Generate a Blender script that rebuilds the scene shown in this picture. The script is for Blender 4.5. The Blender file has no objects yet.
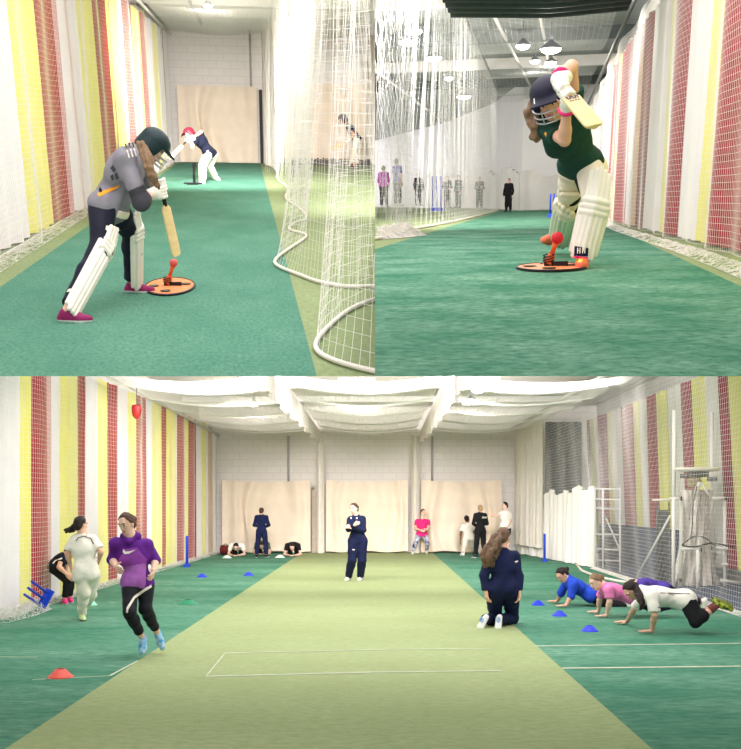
import bpy, bmesh, math, random
import numpy as np
from mathutils import Matrix, Vector
from mathutils.bvhtree import BVHTree
random.seed(7); rng = np.random.default_rng(7)
SC = bpy.context.scene
COL = SC.collection
# ------------------------------------------------------------------ camera, world, exposure
FPX, PPX, PPY = 1000.0, 377.0, 503.0
CAM = np.array([0.0, 0.0, 1.6])
cd = bpy.data.cameras.new('camera'); cam = bpy.data.objects.new('camera', cd); COL.objects.link(cam)
cd.sensor_fit = 'HORIZONTAL'; cd.sensor_width = 36.0; cd.lens = 36.0 * FPX / 741.0
cd.shift_x = -(PPX - 370.5) / 741.0; cd.shift_y = (PPY - 374.5) / 741.0
cd.clip_start = 0.1; cd.clip_end = 400
cam.location = CAM; cam.rotation_euler = (math.pi / 2, 0, 0); SC.camera = cam
W = bpy.data.worlds.new('world'); SC.world = W; W.use_nodes = True
W.node_tree.nodes['Background'].inputs[0].default_value = (1.0, 0.955, 0.965, 1)
W.node_tree.nodes['Background'].inputs[1].default_value = 1.0
SC.view_settings.view_transform = 'Standard'; SC.view_settings.look = 'None'
SC.view_settings.exposure = 0.32; SC.view_settings.gamma = 1.0; SC.view_settings.use_curve_mapping = False
SC.cycles.transparent_max_bounces = 16; SC.cycles.max_bounces = 6

def V(*a): return np.array(a, float)
def nrm(v):
    v = np.asarray(v, float); return v / max(np.linalg.norm(v), 1e-9)
def ray(px, py): return np.array([(px - PPX) / FPX, 1.0, -(py - PPY) / FPX])

class Room:
    """One of the three hall views: local x right, y into the hall, z up, floor at z = 0, the eye at (0, 0, H)."""
    def __init__(s, vx, vy, H, roll=0.0, clips=()):
        d = nrm(ray(vx, vy)); r = nrm(np.cross(d, [0, 0, 1])); u = np.cross(r, d)
        c, sn = math.cos(roll), math.sin(roll)
        r, u = c * r + sn * u, c * u - sn * r
        s.M = np.stack([r, d, u], 1); s.H = H; s.o = CAM - H * u; s.eye = V(0, 0, H)
        s.mat = Matrix(((s.M[0, 0], s.M[0, 1], s.M[0, 2], s.o[0]), (s.M[1, 0], s.M[1, 1], s.M[1, 2], s.o[1]),
                        (s.M[2, 0], s.M[2, 1], s.M[2, 2], s.o[2]), (0, 0, 0, 1)))
        s.clips = [s.M.T @ np.array(n, float) for n in clips]      # keep where (p - eye) . n > 0
    def q(s, px, py): return s.M.T @ ray(px, py)
    def at(s, px, py, Y): q = s.q(px, py); return q * (Y / q[1]) + s.eye
    def fl(s, px, py, z=0.0): q = s.q(px, py); return q * (-(s.H - z) / q[2]) + s.eye
    def wx(s, px, py, X): q = s.q(px, py); return q * (X / q[0]) + s.eye
    def inside(s, P):
        ok = np.ones(P.shape[:-1], bool)
        for n in s.clips: ok &= ((P - s.eye) @ n) > 0
        return ok
XB, YB = 375.0, 376.2      # where the two upper halls meet, and where they meet the lower hall
nL = np.cross(ray(XB, 0), ray(XB, 700)); nL = nL if nL @ ray(0, 300) > 0 else -nL
nU = np.cross(ray(0, YB), ray(700, YB)); nU = nU if nU @ ray(300, 0) > 0 else -nU
R1 = Room(247, 115, 1.45, .03, [nL, nU])
R2 = Room(547, 197, .45, -.03, [-nL, nU])
R3 = Room(377, 503, 1.6, 0, [-nU])

def area(R, loc, sx, sy, power, col=(1, .94, .95), rot=None, name='added_fill_light', spread=180):  # unseen fill light, added in place of the halls' rows of ceiling lamps
    l = bpy.data.lights.new(name, 'AREA'); l.shape = 'RECTANGLE'; l.size = sx; l.size_y = sy; l.energy = power; l.color = col; l.spread = math.radians(spread)
    o = bpy.data.objects.new(name, l); COL.objects.link(o)
    m = Matrix.Translation(Vector(loc))
    if rot is not None: m = m @ rot
    o.matrix_world = R.mat @ m
    return o
def tilt(a): return Matrix.Rotation(math.radians(a), 4, 'X')
area(R1, (-.6, 7.5, 3.55), 2.6, 5.0, 90)
area(R1, (.6, 13.5, 3.7), 4.5, 5.0, 210, rot=tilt(12))
area(R1, (-.7, 20.0, 3.75), 2.6, 2.0, 380, rot=tilt(62), spread=75)
area(R2, (-.2, 8.0, 3.2), 2.4, 5.0, 80)
area(R2, (-1.5, 14.0, 3.5), 5.0, 2.0, 400, rot=tilt(64), spread=75)
area(R3, (0, 10.6, 3.3), 8.0, 2.8, 230)
area(R3, (0, 14.6, 3.85), 8.0, 3.0, 340, rot=tilt(26))
area(R3, (0, 17.8, 4.02), 8.5, .3, 300, rot=tilt(58), spread=130)
area(R3, (0, 17.7, 4.04), 8.5, .3, 330, rot=tilt(77), spread=66)

# ------------------------------------------------------------------ materials
def lin(c):
    return tuple(((x / 255) / 12.92 if x / 255 <= .04045 else ((x / 255 + .055) / 1.055) ** 2.4) for x in c)
MATS = {}
def mat(name, rgb, rough=.8, var=.0, scale=20., bump=0., bscale=60., metal=0., emit=0., rgb2=None, stretch=(1, 1, 1), spec=.3, sheen=0):
    if name in MATS: return MATS[name]
    m = bpy.data.materials.new(name); m.use_nodes = True; nt = m.node_tree; N = nt.nodes; L = nt.links
    b = N['Principled BSDF']; c = lin(rgb) + (1,)
    b.inputs['Roughness'].default_value = rough; b.inputs['Metallic'].default_value = metal
    b.inputs['Specular IOR Level'].default_value = spec
    b.inputs['Base Color'].default_value = c
    if emit:
        b.inputs['Emission Color'].default_value = c; b.inputs['Emission Strength'].default_value = emit
    tc = N.new('ShaderNodeTexCoord'); mp = N.new('ShaderNodeMapping'); mp.inputs['Scale'].default_value = stretch
    L.new(tc.outputs['Object'], mp.inputs['Vector'])
    nz = N.new('ShaderNodeTexNoise'); nz.inputs['Scale'].default_value = scale; nz.inputs['Detail'].default_value = 4
    L.new(mp.outputs[0], nz.inputs['Vector'])
    if var or rgb2:
        mx = N.new('ShaderNodeMix'); mx.data_type = 'RGBA'
        mx.inputs[6].default_value = c
        c2 = lin(rgb2) + (1,) if rgb2 else tuple(max(0, x * (1 - var)) for x in c[:3]) + (1,)
        mx.inputs[7].default_value = c2
        cr = N.new('ShaderNodeMapRange'); cr.inputs[1].default_value = .36; cr.inputs[2].default_value = .64
        L.new(nz.outputs['Fac'], cr.inputs[0]); L.new(cr.outputs[0], mx.inputs[0]); L.new(mx.outputs[2], b.inputs['Base Color'])
    if bump:
        n2 = N.new('ShaderNodeTexNoise'); n2.inputs['Scale'].default_value = bscale; n2.inputs['Detail'].default_value = 3
        L.new(mp.outputs[0], n2.inputs['Vector'])
        bp = N.new('ShaderNodeBump'); bp.inputs['Strength'].default_value = bump; bp.inputs['Distance'].default_value = .01
        L.new(n2.outputs['Fac'], bp.inputs['Height']); L.new(bp.outputs[0], b.inputs['Normal'])
    MATS[name] = m
    return m

def turf(name, c1, c2, c3, s1=1.2, s2=14., st=(1, .35, 1)):
    """Woven carpet turf: large worn patches, fine pile speckle and brushed streaks."""
    m = bpy.data.materials.new(name); m.use_nodes = True; nt = m.node_tree; N = nt.nodes; L = nt.links
    b = N['Principled BSDF']; b.inputs['Roughness'].default_value = .95; b.inputs['Specular IOR Level'].default_value = .15
    tc = N.new('ShaderNodeTexCoord'); mp = N.new('ShaderNodeMapping'); mp.inputs['Scale'].default_value = st
    L.new(tc.outputs['Object'], mp.inputs['Vector'])
    def noise(sc, det, lo, hi):
        n = N.new('ShaderNodeTexNoise'); n.inputs['Scale'].default_value = sc; n.inputs['Detail'].default_value = det; n.inputs['Roughness'].default_value = .65
        L.new(mp.outputs[0], n.inputs['Vector'])
        r = N.new('ShaderNodeMapRange'); r.inputs[1].default_value = lo; r.inputs[2].default_value = hi
        L.new(n.outputs['Fac'], r.inputs[0]); return r.outputs[0]
    a = noise(s1, 6, .38, .64); f = noise(s2, 6, .36, .66)
    m1 = N.new('ShaderNodeMix'); m1.data_type = 'RGBA'; m1.inputs[6].default_value = lin(c1) + (1,); m1.inputs[7].default_value = lin(c2) + (1,)
    L.new(a, m1.inputs[0])
    m2 = N.new('ShaderNodeMix'); m2.data_type = 'RGBA'; L.new(m1.outputs[2], m2.inputs[6]); m2.inputs[7].default_value = lin(c3) + (1,)
    ml = N.new('ShaderNodeMath'); ml.operation = 'MULTIPLY'; ml.inputs[1].default_value = .8; L.new(f, ml.inputs[0]); L.new(ml.outputs[0], m2.inputs[0])
    L.new(m2.outputs[2], b.inputs['Base Color'])
    bp = N.new('ShaderNodeBump'); bp.inputs['Strength'].default_value = .8; bp.inputs['Distance'].default_value = .012
    n3 = N.new('ShaderNodeTexNoise'); n3.inputs['Scale'].default_value = 90; L.new(tc.outputs['Object'], n3.inputs['Vector'])
    L.new(n3.outputs['Fac'], bp.inputs['Height']); L.new(bp.outputs[0], b.inputs['Normal'])
    return m

def blockwall(name, rgb, mortar, bw=.44, bh=.215):
    """Painted concrete blockwork."""
    m = bpy.data.materials.new(name); m.use_nodes = True; nt = m.node_tree; N = nt.nodes; L = nt.links
    b = N['Principled BSDF']; b.inputs['Roughness'].default_value = .8
    tc = N.new('ShaderNodeTexCoord'); mp = N.new('ShaderNodeMapping'); mp.inputs['Rotation'].default_value = (math.pi / 2, 0, 0)
    L.new(tc.outputs['Object'], mp.inputs['Vector'])
    bt = N.new('ShaderNodeTexBrick'); bt.inputs['Scale'].default_value = 1
    bt.inputs['Color1'].default_value = lin(rgb) + (1,); bt.inputs['Color2'].default_value = lin([x * .985 for x in rgb]) + (1,)
    bt.inputs['Mortar'].default_value = lin(mortar) + (1,); bt.inputs['Mortar Size'].default_value = .012
    bt.inputs['Brick Width'].default_value = bw; bt.inputs['Row Height'].default_value = bh
    L.new(mp.outputs[0], bt.inputs['Vector']); L.new(bt.outputs['Color'], b.inputs['Base Color'])
    return m

# ------------------------------------------------------------------ mesh plumbing
def link(name, verts, faces, mats, R, base=(0, 0, 0), parent=None, midx=None, smooth=False, clip=False, edges=None):
    base = np.asarray(base, float); verts = np.asarray(verts, float).reshape(-1, 3) - base
    me = bpy.data.meshes.new(name)
    me.from_pydata(verts.tolist(), [] if edges is None else edges, faces if isinstance(faces, list) else faces.tolist())
    if not isinstance(mats, (list, tuple)): mats = [mats]
    for m in mats: me.materials.append(m)
    if midx is not None: me.polygons.foreach_set('material_index', np.asarray(midx, np.int32))
    if clip and R.clips:
        bm = bmesh.new(); bm.from_mesh(me)
        for n in R.clips:
            co = Vector(R.eye - base); g = list(bm.verts) + list(bm.edges) + list(bm.faces)
            bmesh.ops.bisect_plane(bm, geom=g, plane_co=co, plane_no=Vector(-n), clear_outer=True)
        bm.to_mesh(me); bm.free()
    if smooth: me.polygons.foreach_set('use_smooth', [True] * len(me.polygons))
    me.update()
    o = bpy.data.objects.new(name, me); COL.objects.link(o)
    if parent is not None:
        o.parent = parent; o.matrix_parent_inverse = Matrix.Identity(4)
        pb = np.array(parent['_b']); rel = base - pb
        o.matrix_local = Matrix.Translation(Vector(rel))
    else:
        o.matrix_world = R.mat @ Matrix.Translation(Vector(base))
    o['_b'] = [float(x) for x in base]
    return o
def empty(name, R, base):
    o = bpy.data.objects.new(name, None); COL.objects.link(o); o.empty_display_size = .1
    o.matrix_world = R.mat @ Matrix.Translation(Vector(base)); o['_b'] = [float(x) for x in base]
    return o
def tag(o, label=None, cat=None, group=None, kind=None):
    if label: o['label'] = label
    if cat: o['category'] = cat
    if group: o['group'] = group
    if kind: o['kind'] = kind
    return o

class MB:
    """Collects simple solids into one mesh."""
    def __init__(s): s.v = []; s.f = []; s.m = []; s.n = 0
    def add(s, v, f, mi=0):
        v = np.asarray(v, float).reshape(-1, 3); s.v.append(v)
        for q in f: s.f.append([int(i) + s.n for i in q]); s.m.append(mi)
        s.n += len(v); return s
    def box(s, c, h, ax=None, mi=0):
        c = np.asarray(c, float); A = np.eye(3) if ax is None else np.asarray(ax, float)
        v = [c + A[0] * h[0] * i + A[1] * h[1] * j + A[2] * h[2] * k for i in (-1, 1) for j in (-1, 1) for k in (-1, 1)]
        return s.add(v, [(0, 1, 3, 2), (4, 6, 7, 5), (0, 4, 5, 1), (2, 3, 7, 6), (0, 2, 6, 4), (1, 5, 7, 3)], mi)
    def tube(s, pts, r, n=8, mi=0, caps=True):
        P = np.asarray(pts, float); m = len(P); r = np.full(m, r) if np.isscalar(r) else np.asarray(r, float)
        T = np.gradient(P, axis=0); T /= np.linalg.norm(T, axis=1)[:, None] + 1e-9
        ref = V(0, 0, 1) if abs(T[0, 2]) < .8 else V(1, 0, 0)
        a = nrm(np.cross(T[0], ref)); vs = []
        for i in range(m):
            a = nrm(a - T[i] * (a @ T[i])); b = np.cross(T[i], a)
            for k in range(n):
                t = 2 * math.pi * k / n; vs.append(P[i] + r[i] * (a * math.cos(t) + b * math.sin(t)))
        f = [(i * n + k, i * n + (k + 1) % n, (i + 1) * n + (k + 1) % n, (i + 1) * n + k) for i in range(m - 1) for k in range(n)]
        if caps: f += [tuple(range(n - 1, -1, -1)), tuple((m - 1) * n + k for k in range(n))]
        return s.add(vs, f, mi)
    def lathe(s, c, prof, n=20, ax=None, mi=0, sy=1.0):
        c = np.asarray(c, float); A = np.eye(3) if ax is None else np.asarray(ax, float); vs = []
        for (r, z) in prof:
            for k in range(n):
                t = 2 * math.pi * k / n; vs.append(c + A[0] * r * math.cos(t) + A[1] * r * sy * math.sin(t) + A[2] * z)
        m = len(prof)
        f = [(i * n + k, i * n + (k + 1) % n, (i + 1) * n + (k + 1) % n, (i + 1) * n + k) for i in range(m - 1) for k in range(n)]
        f += [tuple(range(n - 1, -1, -1)), tuple((m - 1) * n + k for k in range(n))]
        return s.add(vs, f, mi)
    def grid(s, G, mi=None, flip=False):
        nu, nv = G.shape[:2]; f = []; m = []
        for i in range(nu - 1):
            for j in range(nv - 1):
                q = (i * nv + j, (i + 1) * nv + j, (i + 1) * nv + j + 1, i * nv + j + 1); f.append(q[::-1] if flip else q)
                m.append(0 if mi is None else int(mi[i]))
        s.add(G.reshape(-1, 3), f); s.m[-len(m):] = m; return s
    def build(s, name, mats, R, base=(0, 0, 0), parent=None, smooth=False, clip=False):
        return link(name, np.concatenate(s.v), s.f, mats, R, base, parent, s.m, smooth, clip)

def threads(lines, r, ref):
    """Round-ish cords along many equal-length polylines: array (n, m, 3) -> verts, faces."""
    P = np.asarray(lines, float); n, m = P.shape[:2]
    T = np.gradient(P, axis=1); T /= np.linalg.norm(T, axis=2)[..., None] + 1e-9
    a = np.cross(T, np.asarray(ref, float)); a /= np.linalg.norm(a, axis=2)[..., None] + 1e-9; b = np.cross(T, a)
    r = np.asarray(r, float) if not np.isscalar(r) else np.full((n, m), r); r = r[..., None]
    vs = np.stack([P + r * (a * math.cos(t) + b * math.sin(t)) for t in (0, 2.0944, 4.1888)], 2)   # n,m,3,3
    idx = np.arange(n * m * 3).reshape(n, m, 3); F = []
    for k in range(3):
        k2 = (k + 1) % 3
        F.append(np.stack([idx[:, :-1, k], idx[:, :-1, k2], idx[:, 1:, k2], idx[:, 1:, k]], -1).reshape(-1, 4))
    return vs.reshape(-1, 3), np.concatenate(F)
def net(R, name, fn, us, vs, r=.002, su=1, sv=1, m=None, label=None, cat='net', refu=(0, 0, 1), refv=(0, 1, 0), parent=None, base=(0, 0, 0), group=None):
    """Knotted netting over the surface fn(u, v): one cord per value in us and in vs."""
    uu = np.linspace(us[0], us[-1], (len(us) - 1) * su + 1); vv = np.linspace(vs[0], vs[-1], (len(vs) - 1) * sv + 1)
    Hh = fn(*np.meshgrid(uu, vs, indexing='xy')); Vv = fn(*np.meshgrid(us, vv, indexing='ij'))
    r0 = r
    def rad(P): return r0 * np.clip(1 + 0 * P[..., 1], 1, 3)
    v1, f1 = threads(Hh, rad(Hh), refu); v2, f2 = threads(Vv, rad(Vv), refv)
    v = np.concatenate([v1, v2]); f = np.concatenate([f1, f2 + len(v1)])
    ok = R.inside(v)
    f = f[ok[f].all(1)]
    used = np.unique(f); remap = np.full(len(v), -1); remap[used] = np.arange(len(used))
    o = link(name, v[used], remap[f], m or NETM, R, base, parent)
    if label: tag(o, label, cat, group)
    return o
NETM = mat('net_cord', (238, 234, 226), .7)
NETG = mat('net_cord_grey', (205, 205, 200), .7)

# ------------------------------------------------------------------ distance-field modelling
def bbox(pr, S):
    t = pr[0]
    if t == 'c': a, b, ra, rb = pr[1:5]; r = max(ra, rb); return np.minimum(a, b) - r, np.maximum(a, b) + r
    if t == 'e': c, rad = pr[1:3]; r = max(rad); return c - r, c + r
    if t == 'b': c, h = pr[1:3]; r = float(np.linalg.norm(h)) + .02; return c - r, c + r
def cap(a, b, ra, rb, k=.02, n=None, f=1., cuts=()): return ('c', np.asarray(a, float), np.asarray(b, float), ra, rb, k, n, f, cuts)
def ell(c, rad, ax=None, k=.02, cuts=(), sub=False): return ('e', np.asarray(c, float), np.asarray(rad, float), np.eye(3) if ax is None else np.asarray(ax, float), k, cuts, sub)
def rbox(c, h, ax=None, r=.01, k=.01, cuts=()): return ('b', np.asarray(c, float), np.asarray(h, float), np.eye(3) if ax is None else np.asarray(ax, float), r, k, cuts)
def sdf(prims, res, wob=0., wf=26., seed=0.):
    lo = np.min([bbox(p, 1)[0] for p in prims if not (p[0] == 'e' and p[6])], 0) - 3 * res - .02
    hi = np.max([bbox(p, 1)[1] for p in prims if not (p[0] == 'e' and p[6])], 0) + 3 * res + .02
    n = np.ceil((hi - lo) / res).astype(int) + 1
    F = np.full(n, .5, np.float32)
    ax = [lo[i] + res * np.arange(n[i]) for i in range(3)]
    for p in prims:
        k = p[5] if p[0] == 'c' else p[4] if p[0] == 'e' else p[5]
        b0, b1 = bbox(p, 1); b0 = b0 - k - 2 * res; b1 = b1 + k + 2 * res
        i0 = np.clip(np.floor((b0 - lo) / res).astype(int), 0, n - 1); i1 = np.clip(np.ceil((b1 - lo) / res).astype(int) + 1, 1, n)
        if (i1 <= i0).any(): continue
        X, Y, Z = np.meshgrid(*[ax[i][i0[i]:i1[i]] for i in range(3)], indexing='ij')
        Pt = np.stack([X, Y, Z], -1)
        if p[0] == 'c':
            a, b, ra, rb, k, nn, f, cuts = p[1:]
            Q = Pt
            if nn is not None and f != 1:
                nn = nrm(nn); Q = Pt + (f - 1) * ((Pt - a) @ nn)[..., None] * nn; b2 = b + (f - 1) * ((b - a) @ nn) * nn
            else: b2 = b
            ab = b2 - a; L2 = max(ab @ ab, 1e-12); t = np.clip(((Q - a) @ ab) / L2, 0, 1)
            d = np.linalg.norm(Q - a - t[..., None] * ab, axis=-1) - (ra + (rb - ra) * t); sub = False
        elif p[0] == 'e':
            c, rad, A, k, cuts, sub = p[1:]
            q = (Pt - c) @ A.T; k0 = np.linalg.norm(q / rad, axis=-1); k1 = np.linalg.norm(q / (rad * rad), axis=-1) + 1e-9
            d = k0 * (k0 - 1) / k1
        else:
            c, h, A, r, k, cuts = p[1:]; sub = False
            q = np.abs((Pt - c) @ A.T) - (h - r); d = np.linalg.norm(np.maximum(q, 0), axis=-1) + np.minimum(q.max(-1), 0) - r
        for (pt, nn) in cuts: d = np.maximum(d, (Pt - pt) @ nrm(nn))
        sl = tuple(slice(i0[i], i1[i]) for i in range(3)); G = F[sl]
        if sub:
            h = np.maximum(k - np.abs(G + d), 0) / k; F[sl] = np.maximum(G, -d) + h * h * k / 4
        else:
            h = np.maximum(k - np.abs(G - d), 0) / k; F[sl] = np.minimum(G, d) - h * h * k / 4
    if wob:
        X, Y, Z = np.meshgrid(*ax, indexing='ij')
        w = np.sin(wf * X + 1.7 * np.sin(wf * .7 * Z + seed) + seed) + np.sin(wf * 1.3 * Z + 2.1 * np.sin(wf * .5 * Y + seed) + 2 * seed) + np.sin(wf * 1.9 * (X * .5 + Y - Z * .6) + 3 * seed)
        F += (wob * w / 3).astype(np.float32)
    return surfnets(F, lo, res)
def surfnets(F, lo, res):
    s = F < 0
    c = [s[i:s.shape[0] - 1 + i, j:s.shape[1] - 1 + j, k:s.shape[2] - 1 + k] for i in (0, 1) for j in (0, 1) for k in (0, 1)]
    cnt = sum(x.astype(np.int8) for x in c); act = (cnt > 0) & (cnt < 8)
    I = np.argwhere(act); idx = np.full(act.shape, -1, np.int64); idx[act] = np.arange(len(I))
    off = np.array([(i, j, k) for i in (0, 1) for j in (0, 1) for k in (0, 1)])
    val = np.stack([F[I[:, 0] + o[0], I[:, 1] + o[1], I[:, 2] + o[2]] for o in off], 1)
    acc = np.zeros((len(I), 3)); num = np.zeros(len(I))
    for a in range(8):
        for b in range(a + 1, 8):
            if np.abs(off[a] - off[b]).sum() != 1: continue
            va, vb = val[:, a], val[:, b]; m = (va < 0) != (vb < 0)
            t = np.where(m, va / np.where(m, va - vb, 1), 0)
            acc += m[:, None] * (off[a] + t[:, None] * (off[b] - off[a])); num += m
    verts = lo + res * (I + acc / num[:, None])
    faces = []
    for axis in range(3):
        o = np.eye(3, dtype=int)[axis]; u = (axis + 1) % 3; w = (axis + 2) % 3
        A = s[:-1] if axis == 0 else s[:, :-1] if axis == 1 else s[:, :, :-1]
        B = s[1:] if axis == 0 else s[:, 1:] if axis == 1 else s[:, :, 1:]
        E = np.argwhere(A != B); ok = (E[:, u] > 0) & (E[:, w] > 0) & (E[:, u] < act.shape[u]) & (E[:, w] < act.shape[w]) & (E[:, axis] < act.shape[axis]); E = E[ok]
        du = np.eye(3, dtype=int)[u]; dw = np.eye(3, dtype=int)[w]
        q = [idx[tuple((E - a * du - b * dw).T)] for a, b in ((1, 1), (0, 1), (0, 0), (1, 0))]
        q = np.stack(q, 1); ins = s[tuple(E.T)]
        q[~ins] = q[~ins][:, ::-1]
        faces.append(q[(q >= 0).all(1)])
    return verts, np.concatenate(faces)
def sobj(name, prims, res, m, R, base, parent=None, wob=0., wf=26., seed=0., midx=None, mats=None):
    v, f = sdf(prims, res, wob, wf, seed)
    mi = midx(v[f].mean(1)) if midx is not None else None
    return link(name, v, f, mats or m, R, base, parent, mi, True)
# ------------------------------------------------------------------ people
SK = mat('skin', (222, 172, 146), .6, .08, 8); SKP = mat('skin_pale', (232, 190, 168), .6, .08, 8); SKD = mat('skin_deep', (122, 84, 64), .6, .1, 8)
LIP = mat('lips', (200, 126, 114), .5); EYEW = mat('eye_white', (236, 230, 224), .4); EYED = mat('eye_iris', (44, 32, 28), .3)
HB = mat('hair_brown', (84, 56, 42), .6, .45, 30, .5, 90, stretch=(3, 3, .6)); HD = mat('hair_dark', (42, 28, 24), .6, .45, 30, .5, 90, stretch=(3, 3, .6))
HM = mat('hair_mid_brown', (112, 86, 66), .6, .4, 30, .5, 90, stretch=(3, 3, .6)); HL = mat('hair_light_brown', (140, 112, 84), .6, .4, 30, .5, 90, stretch=(3, 3, .6)); HBL = mat('hair_blond', (186, 150, 104), .6, .35, 30, .5, 90, stretch=(3, 3, .6))
WHITE = mat('white_cloth', (236, 230, 218), .85, .06, 6, .9, 16)
CREAMW = mat('cream_white_cloth', (232, 224, 206), .85, .08, 6, .9, 16)
NAVY = mat('navy_cloth', (16, 26, 66), .85, .25, 10, .9, 16); NAVYD = mat('dark_navy_cloth', (14, 20, 42), .85, .25, 10, .9, 16)
BLACK = mat('black_cloth', (16, 16, 20), .85, .2, 10, .9, 16)
PAD = mat('pad_white', (240, 236, 226), .6, .05, 12, .15, 60)
PADC = mat('pad_cream', (236, 228, 204), .6, .07, 12, .15, 60)
RUB = mat('black_rubber', (20, 20, 22), .5)
STEEL = mat('steel_grille', (190, 192, 196), .35, metal=.8)
SOLEW = mat('sole_white', (236, 236, 236), .6)

def hand_prims(w, d, pn, S, curl=.5, thumb=1, k=.008, spread=.0):
    """Palm, four unequal bent fingers and a thumb from the wrist w along d; pn is the palm's normal, thumb the side (+1/-1)."""
    d = nrm(d); pn = nrm(pn - d * (np.asarray(pn) @ d)); ac = np.cross(d, pn) * thumb; P = []
    P.append(rbox(w + d * .045 * S, (.04 * S, .047 * S, .014 * S), (ac, d, pn), .013 * S, .012))
    for i, (o, l) in enumerate(((.031, .068), (.0105, .078), (-.0105, .073), (-.031, .058))):
        b = w + d * .086 * S + ac * o * S; a1 = curl * .8; a2 = curl * 1.9
        d1 = nrm(d * math.cos(a1) + pn * math.sin(a1) + ac * spread * o * 12); d2 = nrm(d * math.cos(a2) + pn * math.sin(a2) + ac * spread * o * 12)
        m = b + d1 * l * .55 * S; e = m + d2 * l * .5 * S
        P += [cap(b - d * .01, m, .0095 * S, .009 * S, k), cap(m, e, .009 * S, .0078 * S, k)]
    t0 = w + d * .025 * S + ac * .034 * S; dt = nrm(d * .75 + ac * .65 + pn * .25 * (1 + curl)); t1 = t0 + dt * .04 * S; t2 = t1 + nrm(dt + d * .5 + pn * curl * .5) * .032 * S
    P += [cap(t0, t1, .0125 * S, .0105 * S, .012), cap(t1, t2, .0105 * S, .009 * S, k)]
    return P

def strands(pp, rr, n=7, seed=1):
    """Locks of hair: several wavering chains round a centre line."""
    rg = np.random.default_rng(int(seed * 10) % 9999); P = np.array(pp); rr = np.array(rr); P = smooth2(P); rr = np.interp(np.linspace(0, 1, len(P)), np.linspace(0, 1, len(rr)), rr); out = []
    for i in range(n):
        o = rg.normal(0, .5, 3); w = rg.uniform(0, 6); Q = [P[j] + o * rr[j] * .95 + rg.normal(0, .12, 3) * rr[j] + V(math.sin(w + j * 1.1), 0, 0) * rr[j] * .18 for j in range(len(P))]; e = rg.uniform(.75, 1)
        Q[-1] = Q[-2] * (1 - e) + Q[-1] * e
        out += [cap(Q[j], Q[j + 1], rr[j] * .52, rr[j + 1] * .52, .006) for j in range(len(P) - 1)]
    return out
def smooth2(P):
    for _ in range(1): P = np.array([P[0]] + [x for a, b in zip(P[:-1], P[1:]) for x in (a * .75 + b * .25, a * .25 + b * .75)] + [P[-1]])
    return P
def head_frame(f, u):
    f = nrm(f); u = nrm(np.asarray(u, float) - f * (np.asarray(u) @ f)); return np.stack([np.cross(f, u), f, u])      # side, front, up
def head_prims(c, A, S):
    s, f, u = A
    P = [ell(c + u * .02 * S, (.073 * S, .090 * S, .088 * S), A, .02), ell(c + f * .022 * S - u * .045 * S, (.055 * S, .062 * S, .072 * S), A, .03),
         ell(c + f * .052 * S - u * .092 * S, (.024 * S, .024 * S, .02 * S), A, .025),
         cap(c + f * .088 * S - u * .0 * S, c + f * .102 * S - u * .036 * S, .008 * S, .0125 * S, .012),
         ell(c + f * .083 * S - u * .063 * S, (.024 * S, .012 * S, .0065 * S), A, .006), ell(c + f * .081 * S - u * .074 * S, (.02 * S, .012 * S, .007 * S), A, .006),
         cap(c + f * .082 * S + u * .02 * S + s * .045 * S, c + f * .088 * S + u * .018 * S - s * .045 * S, .009 * S, .009 * S, .014)]
    for q in (-1, 1):
        P.append(ell(c + f * .088 * S + s * q * .03 * S - u * .004 * S, (.019 * S, .014 * S, .012 * S), A, .01, sub=True))
        P.append(ell(c + f * .073 * S + s * q * .03 * S - u * .004 * S, (.014 * S, .0135 * S, .0125 * S), A, .002))
        P.append(ell(c + s * q * .072 * S - u * .018 * S, (.009 * S, .018 * S, .03 * S), A, .006))
    return P
def face_mat(c, A, S):
    s, f, u = A
    def fn(X):
        r = (X - c) / S; x, y, z = r @ s, r @ f, r @ u; m = np.zeros(len(X), int)
        m[(y > .07) & (abs(x) < .024) & (z < -.057) & (z > -.08)] = 1
        for q in (-1, 1):
            e = (y > .058) & (((x - q * .03) / .013) ** 2 + ((z + .004) / .006) ** 2 < 1); m[e] = 2
            m[e & (abs(x - q * .03) < .0065)] = 3
            m[(y > .05) & (abs(x - q * .031) < .02) & (abs(z - .02 + abs(abs(x) - .03) * .2) < .003)] = 4
        return m
    return fn

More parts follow.
